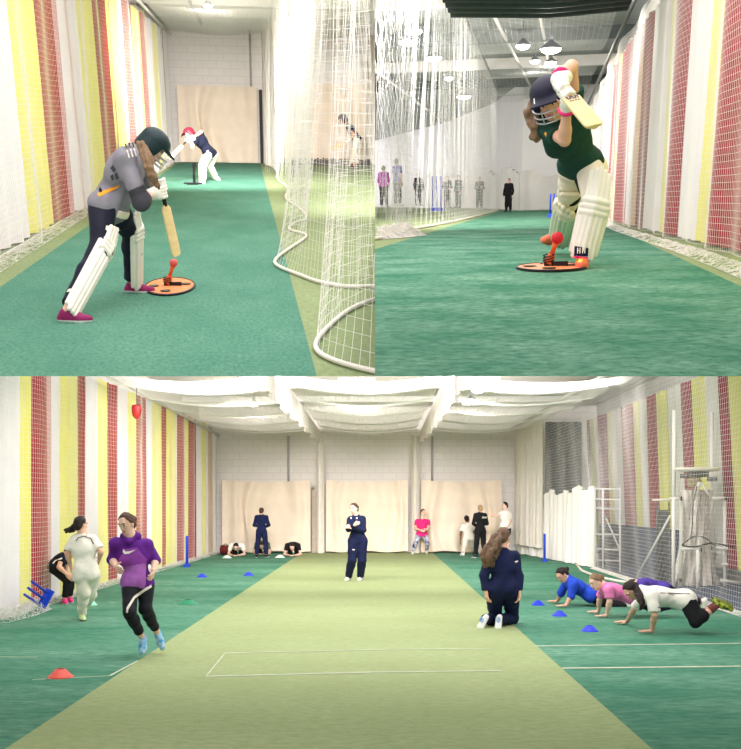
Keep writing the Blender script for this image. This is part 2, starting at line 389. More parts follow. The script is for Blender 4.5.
def person(R, label, Y0, J, face=(0, -1, 0), hup=None, S=.93, res=.009, skin=SK, hair=HB, hairstyle='short', pony=None, shirt=NAVY, sl=.5, hem=.06, pants=NAVY, pl=1.95,
           shoe=WHITE, sole=SOLEW, loose=0., sloose=0., hands=None, grips=None, foot_dir=None, group=None, bare=(), scap=1., zones=None, wob=.004, chest=1., socks=None, seed=0., jacket_name='shirt', toe_dn=None):
    g = {}
    for k, v in J.items():
        v = tuple(v)
        if k in ('al', 'ar') and len(v) == 2: g[k] = R.fl(v[0], v[1], .075 * S)
        elif k in ('tl', 'tr') and len(v) == 2: g[k] = R.fl(v[0], v[1], .03 * S)
        elif k in ('wl', 'wr') and len(v) == 2: g[k] = R.fl(v[0], v[1], .035 * S)
        elif k in ('kl', 'kr') and len(v) == 2: g[k] = R.fl(v[0], v[1], .06 * S)
        else: g[k] = R.at(v[0], v[1], Y0 + (v[2] if len(v) > 2 else 0))
    hd, nk, sL, sR, eL, eR, wL, wR, hL, hR, kL, kR, aL, aR = [g[k] for k in 'hd nk sl sr el er wl wr hl hr kl kr al ar'.split()]
    for q_, (gp, bk) in (grips or {}).items():
        gp = np.asarray(gp, float); dd = nrm(gp - g['w' + q_]); g['w' + q_] = gp - dd * .082 * S
        hands = dict(hands or {}); hands[q_] = dict(d=dd, pn=tuple(-nrm(bk)), curl=1.25, s=.7)
    hd, nk, sL, sR, eL, eR, wL, wR, hL, hR, kL, kR, aL, aR = [g[k] for k in 'hd nk sl sr el er wl wr hl hr kl kr al ar'.split()]
    fwd_face = nrm(face); A = head_frame(face, hup if hup is not None else hd - nk)
    cm = (sL + sR) / 2; hm = (hL + hR) / 2; up = nrm(cm - hm); side = nrm(sR - sL); hs = nrm(hR - hL); fr = nrm(np.cross(up, side)); fp = nrm(np.cross(up, hs))
    base = (aL + aR) / 2; base = V(base[0], base[1], min(aL[2], aR[2], kL[2], kR[2]) - .06)
    rs = max(res, .006); kk = max(.05, res * 2)
    ch = cm - up * .11 * S
    def torso(g_, k=.06, cuts=()):
        return [cap(nk, cm - up * .02, .050 * S + g_ * .5, .060 * S + g_, k, cuts=cuts), cap(sL * .93 + cm * .07, sR * .93 + cm * .07, .050 * S + g_, .050 * S + g_, k, cuts=cuts),
                cap(ch - side * .065 * S, ch + side * .065 * S, .093 * S * chest + g_, .093 * S * chest + g_, k, fr, 1.15, cuts),
                cap(ch, hm + up * .12 * S, .104 * S * chest + g_, .088 * S + g_, k, fr, 1.18, cuts),
                cap(hm + up * .10 * S - hs * .03 * S, hm + up * .10 * S + hs * .03 * S, .088 * S + g_, .088 * S + g_, k, fp, 1.12, cuts),
                cap(hL * .85 + hm * .15 + up * .02 * S, hR * .85 + hm * .15 + up * .02 * S, .092 * S + g_, .092 * S + g_, k, fp, 1.02, cuts)]
    def lerp(a, b, t): return a + (b - a) * t
    def leg(h, k_, a, g_, upto, cuts=True, first=.03):
        P = []; kr_ = .066 * S
        if upto <= 1:
            e = lerp(h, k_, upto); P.append(cap(h, e, .088 * S + g_, (.088 + (.06 - .088) * upto) * S + g_, .03, cuts=[(e, k_ - h)]))
        else:
            e = lerp(k_, a, upto - 1); P.append(cap(h, k_, .088 * S + g_, .058 * S + g_, .03))
            P.append(cap(k_, lerp(k_, a, .35), .056 * S + g_, .056 * S + g_, .03)); t = max(upto - 1, .36)
            P.append(cap(lerp(k_, a, .3), lerp(k_, a, t), .056 * S + g_, (.056 - .022 * t) * S + g_ * 1.3, .02, cuts=[(lerp(k_, a, t), a - k_)]))
        return P
    def arm(s, e, w, g_, upto, cuts=True):
        if upto <= 1:
            q = lerp(s, e, upto); return [cap(s, q, .050 * S + g_, .045 * S + g_, .03, cuts=[(q, e - s)])]
        q = lerp(e, w, upto - 1); return [cap(s, e, .048 * S + g_, .040 * S + g_, .03), cap(e, q, .040 * S + g_, .031 * S + g_, .02, cuts=[(q, w - e)])]
    P = head_prims(hd, A, S) + [cap(hd - A[1] * .01 * S - A[2] * .04 * S, nk, .047 * S, .052 * S, .03)] + torso(-.008)
    for s_, e_, w_ in ((sL, eL, wL), (sR, eR, wR)):
        P += [cap(s_, e_, .042 * S, .036 * S, .03), cap(e_, lerp(e_, w_, .3), .037 * S, .037 * S, .02), cap(lerp(e_, w_, .25), w_, .037 * S, .025 * S, .02)]
    for h_, k_, a_ in ((hL, kL, aL), (hR, kR, aR)):
        P += [cap(h_, k_, .078 * S, .050 * S, .03), cap(k_, lerp(k_, a_, .35), .048 * S, .051 * S, .03), cap(lerp(k_, a_, .3), a_, .050 * S, .033 * S, .02)]
    hands = hands or {}
    for q, (e_, w_, th) in dict(l=(eL, wL, 1), r=(eR, wR, -1)).items():
        hd_ = hands.get(q, {}); d = hd_.get('d', w_ - e_); pn = hd_.get('pn', nrm(-side * th * -1) if False else (side if q == 'l' else -side))
        P += hand_prims(w_, d, V(*pn), S * hd_.get('s', 1), hd_.get('curl', .5), hd_.get('th', -1 if q == 'l' else 1), max(.006, res * .6), hd_.get('spread', 0))
    v, f = sdf(P, rs); fm = face_mat(hd, A, S)
    body = link('person', v, f, [skin, LIP, EYEW, EYED, hair], R, base, None, fm(v[f].mean(1)), True)
    tag(body, label, 'person', group)
    info = dict(g=g, A=A, S=S, body=body, base=base, up=up, side=side, fr=fr, R=R, res=rs)
    # shirt with sleeves
    hemc = [(hm - up * hem * S, -up)]
    SP = torso(.012 + sloose, .055, hemc)
    for q, (s_, e_, w_) in dict(l=(sL, eL, wL), r=(sR, eR, wR)).items():
        SP += arm(s_, e_, w_, .010 + sloose * .6, sl)
    v, f = sdf(SP, rs, wob, 24, seed)
    mi = zones(v[f].mean(1), info) if zones else None
    sh = link(jacket_name, v, f, list(shirt) if isinstance(shirt, (list, tuple)) else [shirt], R, base, body, mi, True)
    # trousers
    TP = [cap(hL * .9 + hm * .1 + up * .02 * S, hR * .9 + hm * .1 + up * .02 * S, .098 * S + loose * .5, .098 * S + loose * .5, .05, fp, 1.04, [(hm + up * .13 * S, up)]),
          cap(hm, hm + up * .12 * S, .098 * S + loose * .5, .094 * S, .05, fp, 1.1, [(hm + up * .13 * S, up)])]
    for h_, k_, a_ in ((hL, kL, aL), (hR, kR, aR)): TP += leg(h_, k_, a_, .008 + loose, pl)
    v, f = sdf(TP, rs, wob, 22, seed + 1)
    pz = info.get('pz')
    tr = link('trousers' if pl > 1.2 else 'shorts', v, f, list(pants) if isinstance(pants, (list, tuple)) else [pants], R, base, body, None, True)
    info.update(shirt=sh, trousers=tr)
    # shoes
    for q, (k_, a_, th) in dict(l=(kL, aL, 1), r=(kR, aR, -1)).items():
        t_ = g.get('t' + q)
        fw = nrm(t_ - a_) if t_ is not None else fp
        if foot_dir and q in foot_dir: t_ = None; fw = nrm(V(*foot_dir[q]))
        dn = nrm(a_ - k_); dn = nrm(dn - fw * (dn @ fw))
        if t_ is not None and len(J['t' + q]) == 2 and len(J['a' + q]) == 2: dn = V(0, 0, -1); fw = nrm(V(fw[0], fw[1], 0))
        elif t_ is None and len(J['a' + q]) == 2: dn = V(0, 0, -1); fw = nrm(V(fw[0], fw[1], 0) + 1e-6)
        if toe_dn and q in toe_dn: dn = nrm(V(*toe_dn[q])); fw = nrm(fw - dn * (fw @ dn))
        hl = a_ - fw * .038 * S + dn * .05 * S; bl = a_ + fw * .10 * S + dn * .055 * S; tp = a_ + fw * .165 * S + dn * .052 * S
        cut = [(a_ + dn * .078 * S, dn)]
        SH = [cap(hl, bl, .034 * S, .040 * S, .02, cuts=cut), cap(bl, tp, .040 * S, .030 * S, .02, cuts=cut), cap(a_ + dn * .01 - fw * .01, a_ + fw * .07 * S + dn * .03 * S, .038 * S, .032 * S, .03, cuts=cut)]
        c0 = a_ + dn * .058 * S
        sobj('shoe', SH, max(rs * .8, .006), None, R, base, body, mats=[shoe, sole], midx=lambda X, c0=c0, dn=dn: (((X - c0) @ dn) > 0).astype(int))
    # socks
    if socks:
        for k_, a_ in ((kL, aL), (kR, aR)):
            sobj('sock', [cap(lerp(k_, a_, .7), a_, .045 * S, .038 * S, .01)], rs, socks, R, base, body)
    # hair
    if hairstyle != 'none':
        c = hd; s_, f_, u_ = A; n = nrm(f_ - u_ * .62)
        HP = [ell(c + u_ * .024 * S - f_ * .004 * S, (.081 * S, .097 * S, .096 * S), A, .01, cuts=[(c + f_ * .047 * S + u_ * .045 * S, n)])]
        HP += [ell(c - f_ * .05 * S - u_ * .03 * S, (.062 * S, .045 * S, .06 * S), A, .03)]
        if hairstyle == 'long':
            b = c - f_ * .06 * S
            HP += [cap(b + s_ * q * .04 * S, b + s_ * q * .06 * S - u_ * .2 * S, .045 * S, .04 * S, .03) for q in (-1, 1)]
        if hairstyle == 'bun': HP += [ell(c - f_ * .11 * S + u_ * .02 * S, (.04 * S, .04 * S, .04 * S), A, .02)]
        if pony:
            rr = [p[3] if len(p) > 3 else .03 for p in pony]; pp = [R.at(p[0], p[1], Y0 + p[2]) for p in pony]
            b = c - f_ * .085 * S
            pp = [b] + pp if pony[0][2] > -50 else pp; rr = [.03] + rr
            HP += strands(pp, rr, 7, seed + 3)
        sobj('hair', HP, rs, hair, R, base, body, wob=.006, wf=70)
    return info


def add_child(info, name, prims, m, res=None, **kw): return sobj(name, prims, res or info['res'], m, info['R'], info['base'], info['body'], **kw)
def decal(info, target, polys, m, name='emblem', off=.004, sub=3):
    """Lays thin printed shapes (pixel outlines, convex) on a garment."""
    R = info['R']; dg = bpy.context.evaluated_depsgraph_get(); me = target.data; b = np.array(target['_b'])
    vs = [Vector(np.array(v.co) + b) for v in me.vertices]; bv = BVHTree.FromPolygons(vs, [tuple(p.vertices) for p in me.polygons])
    mb = MB(); e = Vector(R.eye)
    for poly in polys:
        pts = []
        n = len(poly); P = np.array(poly, float); c = P.mean(0)
        loc = lambda p: bv.ray_cast(e, Vector(nrm(R.q(p[0], p[1]))))[0]
        rings = []
        for t in [0.02] + [i / sub for i in range(1, sub + 1)]:
            ring = []
            for i in range(n):
                for w in (0, .5):
                    p = P[i] * (1 - w) + P[(i + 1) % n] * w; p = c + (p - c) * t; h = loc(p)
                    ring.append(None if h is None else h)
            rings.append(ring)
        m2 = len(rings[0]); ok = all(h is not None for r in rings for h in r)
        if not ok:
            hs = [h for r in rings for h in r if h is not None]
            if not hs: continue
            dm = sum((h - e).length for h in hs) / len(hs)
            for ri, t in enumerate([0.02] + [i / sub for i in range(1, sub + 1)]):
                for j in range(m2):
                    if rings[ri][j] is None:
                        w = .5 * (j % 2); i = j // 2; p = P[i] * (1 - w) + P[(i + 1) % n] * w; p = c + (p - c) * t
                        rings[ri][j] = e + Vector(nrm(R.q(p[0], p[1]))) * dm
        vsl = [np.array(h) - nrm(np.array(h) - R.eye) * off for r in rings for h in r]
        f = [(a * m2 + j, a * m2 + (j + 1) % m2, (a + 1) * m2 + (j + 1) % m2, (a + 1) * m2 + j) for a in range(len(rings) - 1) for j in range(m2)]
        f.append(tuple(range(m2 - 1, -1, -1))); mb.add(vsl, f)
    if mb.n: return mb.build(name, m, R, info['base'], target if target['_b'] is not None else None)

def helmet(info, shell, vis=True, grille=STEEL, S=None, peakm=None):
    A = info['A']; s, f, u = A; S = S or info['S']; c = info['g']['hd'] + u * .015 * S; R = info['R']
    n = nrm(f - u * .25)
    h = add_child(info, 'helmet', [ell(c, (.112 * S, .128 * S, .122 * S), A, .01, cuts=[(c + f * .055 * S, n), ]),
                                   ell(c - f * .02 * S - u * .05 * S, (.108 * S, .11 * S, .085 * S), A, .02, cuts=[(c + f * .02 * S, f)]),
                                   ell(c + u * .04 * S, (.108 * S, .124 * S, .09 * S), A, .01, cuts=[(c + u * .03 * S, -u)]),
                                   rbox(c + f * .135 * S + u * .028 * S, (.085 * S, .05 * S, .007 * S), (s, nrm(f - u * .18), nrm(u + f * .18)), .007, .03)], shell)
    mb = MB()
    for z in (-.035, -.07, -.10):
        mb.tube([c + (s * math.sin(t) * (.108) + f * (math.cos(t) * .135 + .02) + u * z) * S for t in np.linspace(-1.35, 1.35, 15)], .0035 * S + .001, 6)
    for x in (-.035, .035):
        mb.tube([c + (s * x + f * (.15 - .0 * i) + u * (-.02 - .085 * i)) * S for i in (0, .5, 1)], .0035 * S, 6)
    mb.build('face_grille', grille, R, info['base'], h)
    return h

def pad(info, q, front, m=PAD, strapm=BLACK, straps=True, w=1., top=.17, S=None, instep=None):
    """Batting pad: ribbed shin face, three knee rolls, a ribbed thigh flap, straps round the calf."""
    g = info['g']; S = S or info['S']; R = info['R']; h, k, a = g['h' + q], g['k' + q], g['a' + q]
    ax = nrm(k - a); fr = nrm(np.asarray(front, float) - ax * (np.asarray(front) @ ax)); sd = np.cross(ax, fr)
    th = nrm(h - k); tfr = nrm(fr - th * (fr @ th)); L = np.linalg.norm(k - a)
    P = [rbox(a + ax * (L * .5 - .005) + fr * .055 * S, (.075 * w * S, .018 * S, L * .5), (sd, fr, ax), .015, .01)]
    for i in (-2, -1, 0, 1, 2):
        o = sd * i * .031 * w * S + fr * (.078 - .009 * abs(i) ** 1.4) * S
        P.append(cap(a + o - ax * .01, a + o + ax * L * .86, .0185 * w * S, .0205 * w * S, .004))
    for i in (-1, 1): P.append(cap(a + sd * i * .085 * w * S + fr * .028 * S + ax * .02, k + sd * i * .09 * w * S + fr * .025 * S, .016 * S, .02 * S, .01))
    for i in (-1, 0, 1):
        cc = k + ax * i * .037 * S + fr * .082 * S
        P += [cap(cc, cc + sd * j * .078 * w * S - fr * .028 * S, .023 * S, .021 * S, .004) for j in (-1, 1)]
    tdir = nrm(th * .35 + ax * .65)
    for i in (-2, -1, 0, 1, 2):
        b = k + ax * .05 * S + sd * i * .032 * w * S + fr * (.066 - .008 * abs(i)) * S
        P.append(cap(b, b + tdir * (top - .018 * abs(i)) * S, .0205 * w * S, .018 * w * S, .006))
    pd = add_child(info, 'leg_pad', P, m, max(.006, info['res'] * .8))
    if straps:
        for t in (.3, .62, .9):
            c = a + ax * L * t; pts = [c + (sd * math.cos(x) * .066 + fr * (math.sin(x) * .062 + .0)) * S for x in np.linspace(math.pi * 1.02, math.pi * 1.98, 14)]
            mb = MB(); mb.tube(pts, .006, 6)
            G = np.array([[p + ax * z * .014 - nrm(c - p) * .002 for z in (-1, 1)] for p in pts]); mb.grid(G); mb.build('strap', strapm, R, info['base'], pd)
    return pd
def glove(info, q, grip, axis, m=PAD, trim=None, S=None, back=None):
    """Padded batting glove closed round a handle at grip; axis runs along the handle."""
    g = info['g']; S = S or info['S']; w = g['w' + q]; R = info['R']; grip = np.asarray(grip, float); axis = nrm(axis)
    d = nrm(grip - w); d = nrm(d - axis * (d @ axis)); o = np.cross(axis, d)
    back = nrm(back) if back is not None else o
    sgn = 1 if (o @ back) > 0 else -1; o = o * sgn
    P = [cap(w - d * .03, w + d * .02, .042 * S, .045 * S, .015), rbox(w * .45 + grip * .55 + o * .015, (.048 * S, .035 * S, .024 * S), (axis, d, o), .018, .02)]
    for i, z in enumerate((-.036, -.012, .012, .036)):
        c = grip + axis * z * S
        pts = [c + (o * math.cos(t) + d * math.sin(t)) * .033 * S for t in (-.5, .5, 1.5, 2.5, 3.3)]
        P += [cap(pts[j], pts[j + 1], .0145 * S, .0135 * S, .002) for j in range(4)]
    P += [cap(w + axis * .035 * S, grip + axis * .05 * S - o * .02 * S, .017 * S, .014 * S, .008)]
    gl = add_child(info, 'batting_glove', P, m, max(.006, info['res'] * .8))
    if trim is not None:
        mb = MB(); c = w - nrm(grip - w) * .03; dd = nrm(grip - w); a1 = nrm(np.cross(dd, axis)); a2 = np.cross(dd, a1)
        mb.tube([c + (a1 * math.cos(t) + a2 * math.sin(t)) * .046 * S for t in np.linspace(0, 2 * math.pi, 17)], .011 * S, 8); mb.build('cuff', trim, R, info['base'], gl)
    return gl
def bat(R, label, top, toe, face, m=None, gripm=None, L=None, width=.105, sticker=True, cat='cricket bat'):
    """Cricket bat: round rubber grip, splice shoulders, blade with a spine at the back and a rounded toe."""
    top = np.asarray(top, float); toe = np.asarray(toe, float); ax = nrm(toe - top); face = nrm(np.asarray(face) - ax * (np.asarray(face) @ ax)); sd = np.cross(ax, face)
    L = np.linalg.norm(toe - top); hl = L * .33; w = width / 2
    root = empty('cricket_bat', R, top)
    mb = MB(); n = 14; rings = []
    for t, ww, th in ((0, .35, .014), (.05, .75, .016), (.09, 1, .018), (.4, 1, .024), (.75, 1, .030), (.93, 1, .02), (.985, .86, .013), (1, .6, .01)):
        c = top + ax * (hl + (L - hl) * t)
        prof = [(-w * ww, .004), (-w * ww, -.008), (-w * .55 * ww, -.012 - th * .3), (0, -.012 - th), (w * .55 * ww, -.012 - th * .3), (w * ww, -.008), (w * ww, .004), (w * .5 * ww, .009), (0, .010), (-w * .5 * ww, .009)]
        rings.append([c + sd * x + face * y for x, y in prof])
    m_ = len(rings[0]); vs = [p for r in rings for p in r]
    f = [(i * m_ + k, i * m_ + (k + 1) % m_, (i + 1) * m_ + (k + 1) % m_, (i + 1) * m_ + k) for i in range(len(rings) - 1) for k in range(m_)] + [tuple(range(m_ - 1, -1, -1)), tuple((len(rings) - 1) * m_ + k for k in range(m_))]
    mb.add(vs, f); mb.build('blade', m or mat('willow', (232, 206, 150), .5, .12, 6, stretch=(1, 1, 6)), R, top, root)
    mb = MB(); zz = np.linspace(0, hl * 1.05, 24); mb.tube([top + ax * z for z in zz], [.0165 + .0012 * (i % 2) for i in range(24)], 10); mb.build('grip', gripm or RUB, R, top, root, smooth=True)
    tag(root, label, cat)
    return root, (ax, face, sd, hl, L)
STB = mat('stump_blue', (28, 66, 196), .45)
def stumps(R, label, p, h=.70, yaw=0., tilt=None, S=1., group=None, m=None, gap=.09):
    """Training stumps: three round posts in one plastic base."""
    root = empty('cricket_stumps', R, p); m = m or STB
    c, s = math.cos(yaw), math.sin(yaw); Rm = np.array([[c, s, 0], [-s, c, 0], [0, 0, 1.]])
    if tilt is not None: Rm = np.asarray(tilt, float)
    X, Y, Z = Rm; p = np.asarray(p, float)
    mb = MB(); mb.box(p + Z * .03 * S, ((gap + .06) * S, .06 * S, .028 * S), Rm); mb.box(p + Z * .075 * S, ((gap + .03) * S, .035 * S, .02 * S), Rm); mb.build('base', m, R, p, root)
    for i in (-1, 0, 1):
        mb = MB(); b = p + X * i * gap * S + Z * .09 * S; H = (h - .09) * S
        mb.tube([b, b + Z * H * .97, b + Z * H * .985, b + Z * H], [.019 * S, .019 * S, .016 * S, .008 * S], 10); mb.build('stump', m, R, p, root, smooth=True)
    tag(root, label, 'cricket stumps', group); return root
# ------------------------------------------------------------------ setting: materials
TG1 = turf('turf_green_one', (84, 138, 116), (104, 154, 132), (62, 114, 92), 1.6, 38, (1, .5, 1))
TG2 = turf('turf_green_two', (62, 128, 100), (128, 172, 148), (40, 100, 76), 2.2, 30, (.7, .8, 1))
TG3 = turf('turf_green_three', (72, 132, 106), (120, 164, 140), (52, 110, 86), .7, 12, (.5, 1.2, 1))
OL1 = turf('turf_olive_one', (150, 164, 120), (138, 152, 110), (126, 142, 100), 1.5, 24, (1, .5, 1))
OL3 = turf('turf_olive_three', (164, 176, 130), (156, 168, 120), (142, 156, 108), .8, 16, (.6, 1, 1))
GREYF = turf('floor_grey_blue', (84, 92, 120), (72, 80, 108), (96, 102, 124), 1.5, 20)
WALLW = blockwall('painted_blockwork', (232, 226, 218), (220, 214, 207))
WALLP = mat('white_wall', (232, 226, 220), .85, .04, 2)
CEILM = mat('roof_deck', (214, 208, 202), .8, .06, 1.5)
CREAM = mat('cream_canvas', (241, 224, 202), .9, .08, 2.5, .35, 14)
WSHEET = mat('white_sheet', (232, 228, 221), .9, .05, 2, .4, 10)
CW = mat('stripe_white', (240, 236, 236), .85, .04, 3, .3, 20); CR = mat('stripe_red', (168, 48, 58), .8, .18, 5, .3, 20, stretch=(3, 3, .5))
CRD = mat('stripe_dark_red', (132, 48, 50), .8, .25, 8, .3, 20, stretch=(3, 3, .5))
CP = mat('stripe_pink', (214, 168, 170), .8, .1, 5, .3, 20); CY = mat('stripe_yellow', (238, 232, 128), .85, .06, 3, .3, 20); CT = mat('stripe_tan', (206, 176, 148), .85, .1, 5, .3, 20)
COR = mat('stripe_orange', (222, 176, 106), .85, .1, 5, .3, 20)
RAILD = mat('rail_grey', (96, 98, 98), .5, metal=.3); RAILL = mat('rail_light', (216, 212, 206), .5)
PIPE = mat('pipe_grey', (176, 173, 170), .5)
ROPE = mat('white_rope', (238, 232, 220), .8, .08, 60, .6, 200)
DARKG = mat('gap_shade', (62, 58, 56), .9)
STRM = [CW, CY, CR, CP, CT, COR, CRD]; SI = dict(w=0, y=1, r=2, p=3, t=4, o=5, d=6)

def seg(pts, s):
    P = np.asarray(pts, float); L = np.concatenate([[0], np.cumsum(np.linalg.norm(np.diff(P, axis=0), axis=1))]); s = np.clip(s, 0, L[-1])
    return np.stack([np.interp(s, L, P[:, i]) for i in range(P.shape[1])], -1), L[-1]
def curtain(R, name, pts, z0, z1, mats, stripes=None, amp=.05, wl=.45, dx=.06, nz=10, label=None, lean=0., cat='curtain', hemwave=0., group=None, side=1, pin=.35, ztop=None, seed=0., drag=0.):
    """Hanging cloth along a floor line; stripes is a list of (y where it starts, colour letter), ordered along the line."""
    L = seg(pts, 0)[1]; n = max(2, int(L / dx)); s = np.linspace(0, L, n + 1); P = seg(pts, s)[0]; T = np.gradient(P, axis=0); T /= np.linalg.norm(T, axis=1)[:, None]
    N = np.stack([-T[:, 1], T[:, 0]], 1) * side; G = np.zeros((n + 1, nz + 1, 3))
    for j in range(nz + 1):
        t = j / nz; zt = z1 if ztop is None else ztop(s / L); z = (z0 + hemwave * np.abs(np.sin(s * 2.2 + seed)) ) * (1 - t) + zt * t
        a = amp * (1 - t * pin) * (np.sin(2 * math.pi * s / wl + .8 * np.sin(s * .9 + seed) + .6 * (1 - t)) + .5 * np.sin(2 * math.pi * s / (wl * 2.7) + 1.3 + (1 - t) * 1.2)) * np.clip(s / .4 + .05, 0, 1) * np.clip((L - s) / .4 + .05, 0, 1)
        G[:, j, :2] = P + N * a[:, None] + T * (lean * (1 - t)) + T * (drag * np.sin(math.pi * t) * np.sin(s * 2.3 + seed + 1.5 * t) * np.sin(math.pi * s / L))[:, None]; G[:, j, 2] = z
    mi = None
    if stripes:
        ys = P[:-1, 1]; mi = np.zeros(n, int); edges = [a for a, b in stripes]
        for i in range(n): k = np.searchsorted(edges, ys[i], 'right') - 1; mi[i] = SI[stripes[max(k, 0)][1]]
    mb = MB(); mb.grid(G, mi); o = mb.build(name, mats, R, (P[0, 0], P[0, 1], z0), None, True, True)
    if label: tag(o, label, cat, group)
    return o
def stripes_px(R, xs, cols, py, X):
    """Stripe boundaries from where they cross one picture row on the curtain plane x = X."""
    ys = [R.wx(x, py, X)[1] for x in xs]
    s = sorted(zip(ys, cols)); return [(0, s[0][1])] + s[1:] if s else s
def quad(R, name, pts, m, kind='structure', clip=True, thick=0):
    o = link(name, pts, [tuple(range(len(pts)))], m, R, pts[0], None, None, False, clip); o['kind'] = kind; return o
def floor(R, x0, x1, y0, y1, bands, z=0.0):
    xs = sorted(set([x0, x1] + [b for b in bands if x0 < b < x1])); v = []; f = []; mi = []
    for i in range(len(xs) - 1):
        n = len(v); v += [(xs[i], y0, z), (xs[i + 1], y0, z), (xs[i + 1], y1, z), (xs[i], y1, z)]; f.append((n, n + 1, n + 2, n + 3)); mi.append(0)
    return v, f, xs
def floor_obj(R, name, y0, y1, edges, mats):
    v, f, mi = [], [], []
    for (a, b, m) in edges:
        n = len(v); v += [(a, y0, 0), (b, y0, 0), (b, y1, 0), (a, y1, 0)]; f.append((n, n + 1, n + 2, n + 3)); mi.append(m)
    o = link(name, v, f, mats, R, (0, y0, 0), None, mi, False, True); o['kind'] = 'structure'; return o
def box_obj(R, name, c, h, m, kind='structure', ax=None, clip=True):
    mb = MB(); mb.box(c, h, ax); o = mb.build(name, m, R, c, None, False, clip)
    if kind: o['kind'] = kind
    return o
def lampfit(R, label, p, r=.16, e=14, power=60, drop=.5, group=None, kind='round', shade=None):
    """Pendant high-bay lamp: stem, bell reflector, glowing bowl, and its own light."""
    root = empty('ceiling_lamp', R, p); p = np.asarray(p, float)
    h_ = r * .55; mb = MB(); mb.tube([p + V(0, 0, h_), p + V(0, 0, .18 + drop)], .008, 8); mb.box(p + V(0, 0, h_ + .06), (.035, .035, .035)); mb.build('stem', RAILD, R, p, root)
    mb = MB(); mb.lathe(p, [(.03, h_ + .05), (.05, h_), (r * .7, h_ * .5), (r, .0), (r * 1.04, -.02), (r * .98, -.02), (.06, h_ * .4)], 20); mb.build('reflector', mat('lamp_reflector', (96, 98, 100), .4, metal=.4), R, p, root, smooth=True)
    mb = MB(); mb.lathe(p, [(r * .9, -.015), (r * .85, -.05), (r * .5, -.085), (.02, -.095)], 20); mb.build('bulb_glass', mat('lamp_glow', (255, 250, 240), .5, emit=30), R, p, root, smooth=True)
    tag(root, label, 'lamp', group)
    l = bpy.data.lights.new('lamp_light', 'POINT'); l.energy = power * 1.1; l.shadow_soft_size = .12; l.color = (1, .95, .93)
    lo = bpy.data.objects.new('lamp_light', l); COL.objects.link(lo); lo.parent = root; lo.location = (0, 0, -.25)
    return root
def tube_obj(R, name, pts, r, m, label=None, cat=None, kind=None, clip=True, n=8, group=None):
    mb = MB(); mb.tube(pts, r, n); o = mb.build(name, m, R, pts[0], None, True, clip)
    if kind: o['kind'] = kind
    if label: tag(o, label, cat, group)
    return o
def heap(R, name, pts, width, height, label, r=.0028, n=260, seed=1, side=1, cat='net', m=None):
    """Slack netting gathered on the floor: many tangled cords along a floor line, one mesh."""
    rg = np.random.default_rng(seed); L = seg(pts, 0)[1]; A = []; K = 26
    for i in range(n):
        s0 = rg.uniform(0, L); ln = rg.uniform(.4, 1.6); s = np.clip(s0 + np.linspace(0, ln, K), 0, L); P = seg(pts, s)[0]
        T = np.gradient(P + 1e-9 * np.arange(K)[:, None], axis=0); T /= np.linalg.norm(T, axis=1)[:, None] + 1e-9
        w = np.clip(rg.uniform(-1, 1) + np.cumsum(rg.normal(0, .28, K)), -1, 1) * width / 2
        z = .008 + height * (1 - np.abs(w * 2 / width)) * np.abs(np.sin(rg.uniform(0, 6) + np.linspace(0, rg.uniform(3, 9), K)))
        A.append(np.stack([P[:, 0] - T[:, 1] * w, P[:, 1] + T[:, 0] * w, z], 1))
    v, f = threads(np.array(A), r, (0, 0, 1)); ok = R.inside(v); f = f[ok[f].all(1)]
    o = link(name, v, f, m or NETM, R, (pts[0][0], pts[0][1], 0)); tag(o, label, cat); return o

# ================================================================== HALL VIEW ONE (upper left)
floor_obj(R1, 'floor', 3.5, 36, [(-4.2, -2.2, 1), (-2.2, .37, 0), (.37, 9.0, 1)], [TG1, OL1])
quad(R1, 'wall_back', [(-4.2, 34.4, 0), (9, 34.4, 0), (9, 34.4, 5.0), (-4.2, 34.4, 5.0)], WALLW)
quad(R1, 'wall_left', [(-3.3, 3.5, 0), (-3.3, 34.4, 0), (-3.3, 34.4, 5.0), (-3.3, 3.5, 5.0)], WALLP)
quad(R1, 'ceiling', [(-4.2, 12, 4.25), (9, 12, 4.25), (9, 34.4, 4.25), (-4.2, 34.4, 4.25)], CEILM)
for i, y in enumerate((31.5, 28.2, 25.2)):
    box_obj(R1, 'trim_%d' % (i + 1), (2.4, y, 4.12), (6.5, .07, .12), RAILL)
tube_obj(R1, 'trim_4', [(.15, 34.3, 2.3), (.15, 34.3, 3.9)], .03, PIPE, kind='structure')
for i, x in enumerate((-1.3, 1.2)): box_obj(R1, 'trim_%d' % (5 + i), (x, 25, 4.02), (.03, 9, .05), RAILD)
tube_obj(R1, 'curtain_rail', [(-2.27, y, 3.72) for y in (20, 34.2)], .035, RAILL, 'light metal rail along the top of the striped curtain, left lane view', 'rail')
# striped curtain along the left
def stripes_at(R, bnd, py, Xf):
    """Where each stripe begins along the curtain Xf(y), from where its edge crosses one picture row."""
    ys = []
    for x, c in bnd:
        y = 14.
        for _ in range(40): y = .5 * y + .5 * R.wx(x, py, Xf(y))[1]
        ys.append((y, c))
    return ys
X1 = lambda y: np.interp(y, [6, 18, 34], [-2.75, -2.66, -2.36])
st = stripes_at(R1, [(3, 'w'), (15.5, 'y'), (43, 'r'), (60, 'p'), (64, 'w'), (83, 'y'), (98.5, 'r'), (111, 'y'), (122, 'w'), (128, 'r'), (136, 'y'), (144, 'r'), (148.5, 'w'), (156, 'y'), (160, 'w'), (163, 'd'), (165.5, 'w')], 100, X1)
curtain(R1, 'striped_curtain', [(-2.75, 6), (-2.66, 18), (-2.36, 34.0)], .02, 3.72, STRM, [(0, 'w')] + st, .045, .55, .04,
        label='tall white, yellow and red striped curtain behind the girl batting in the grey shirt')
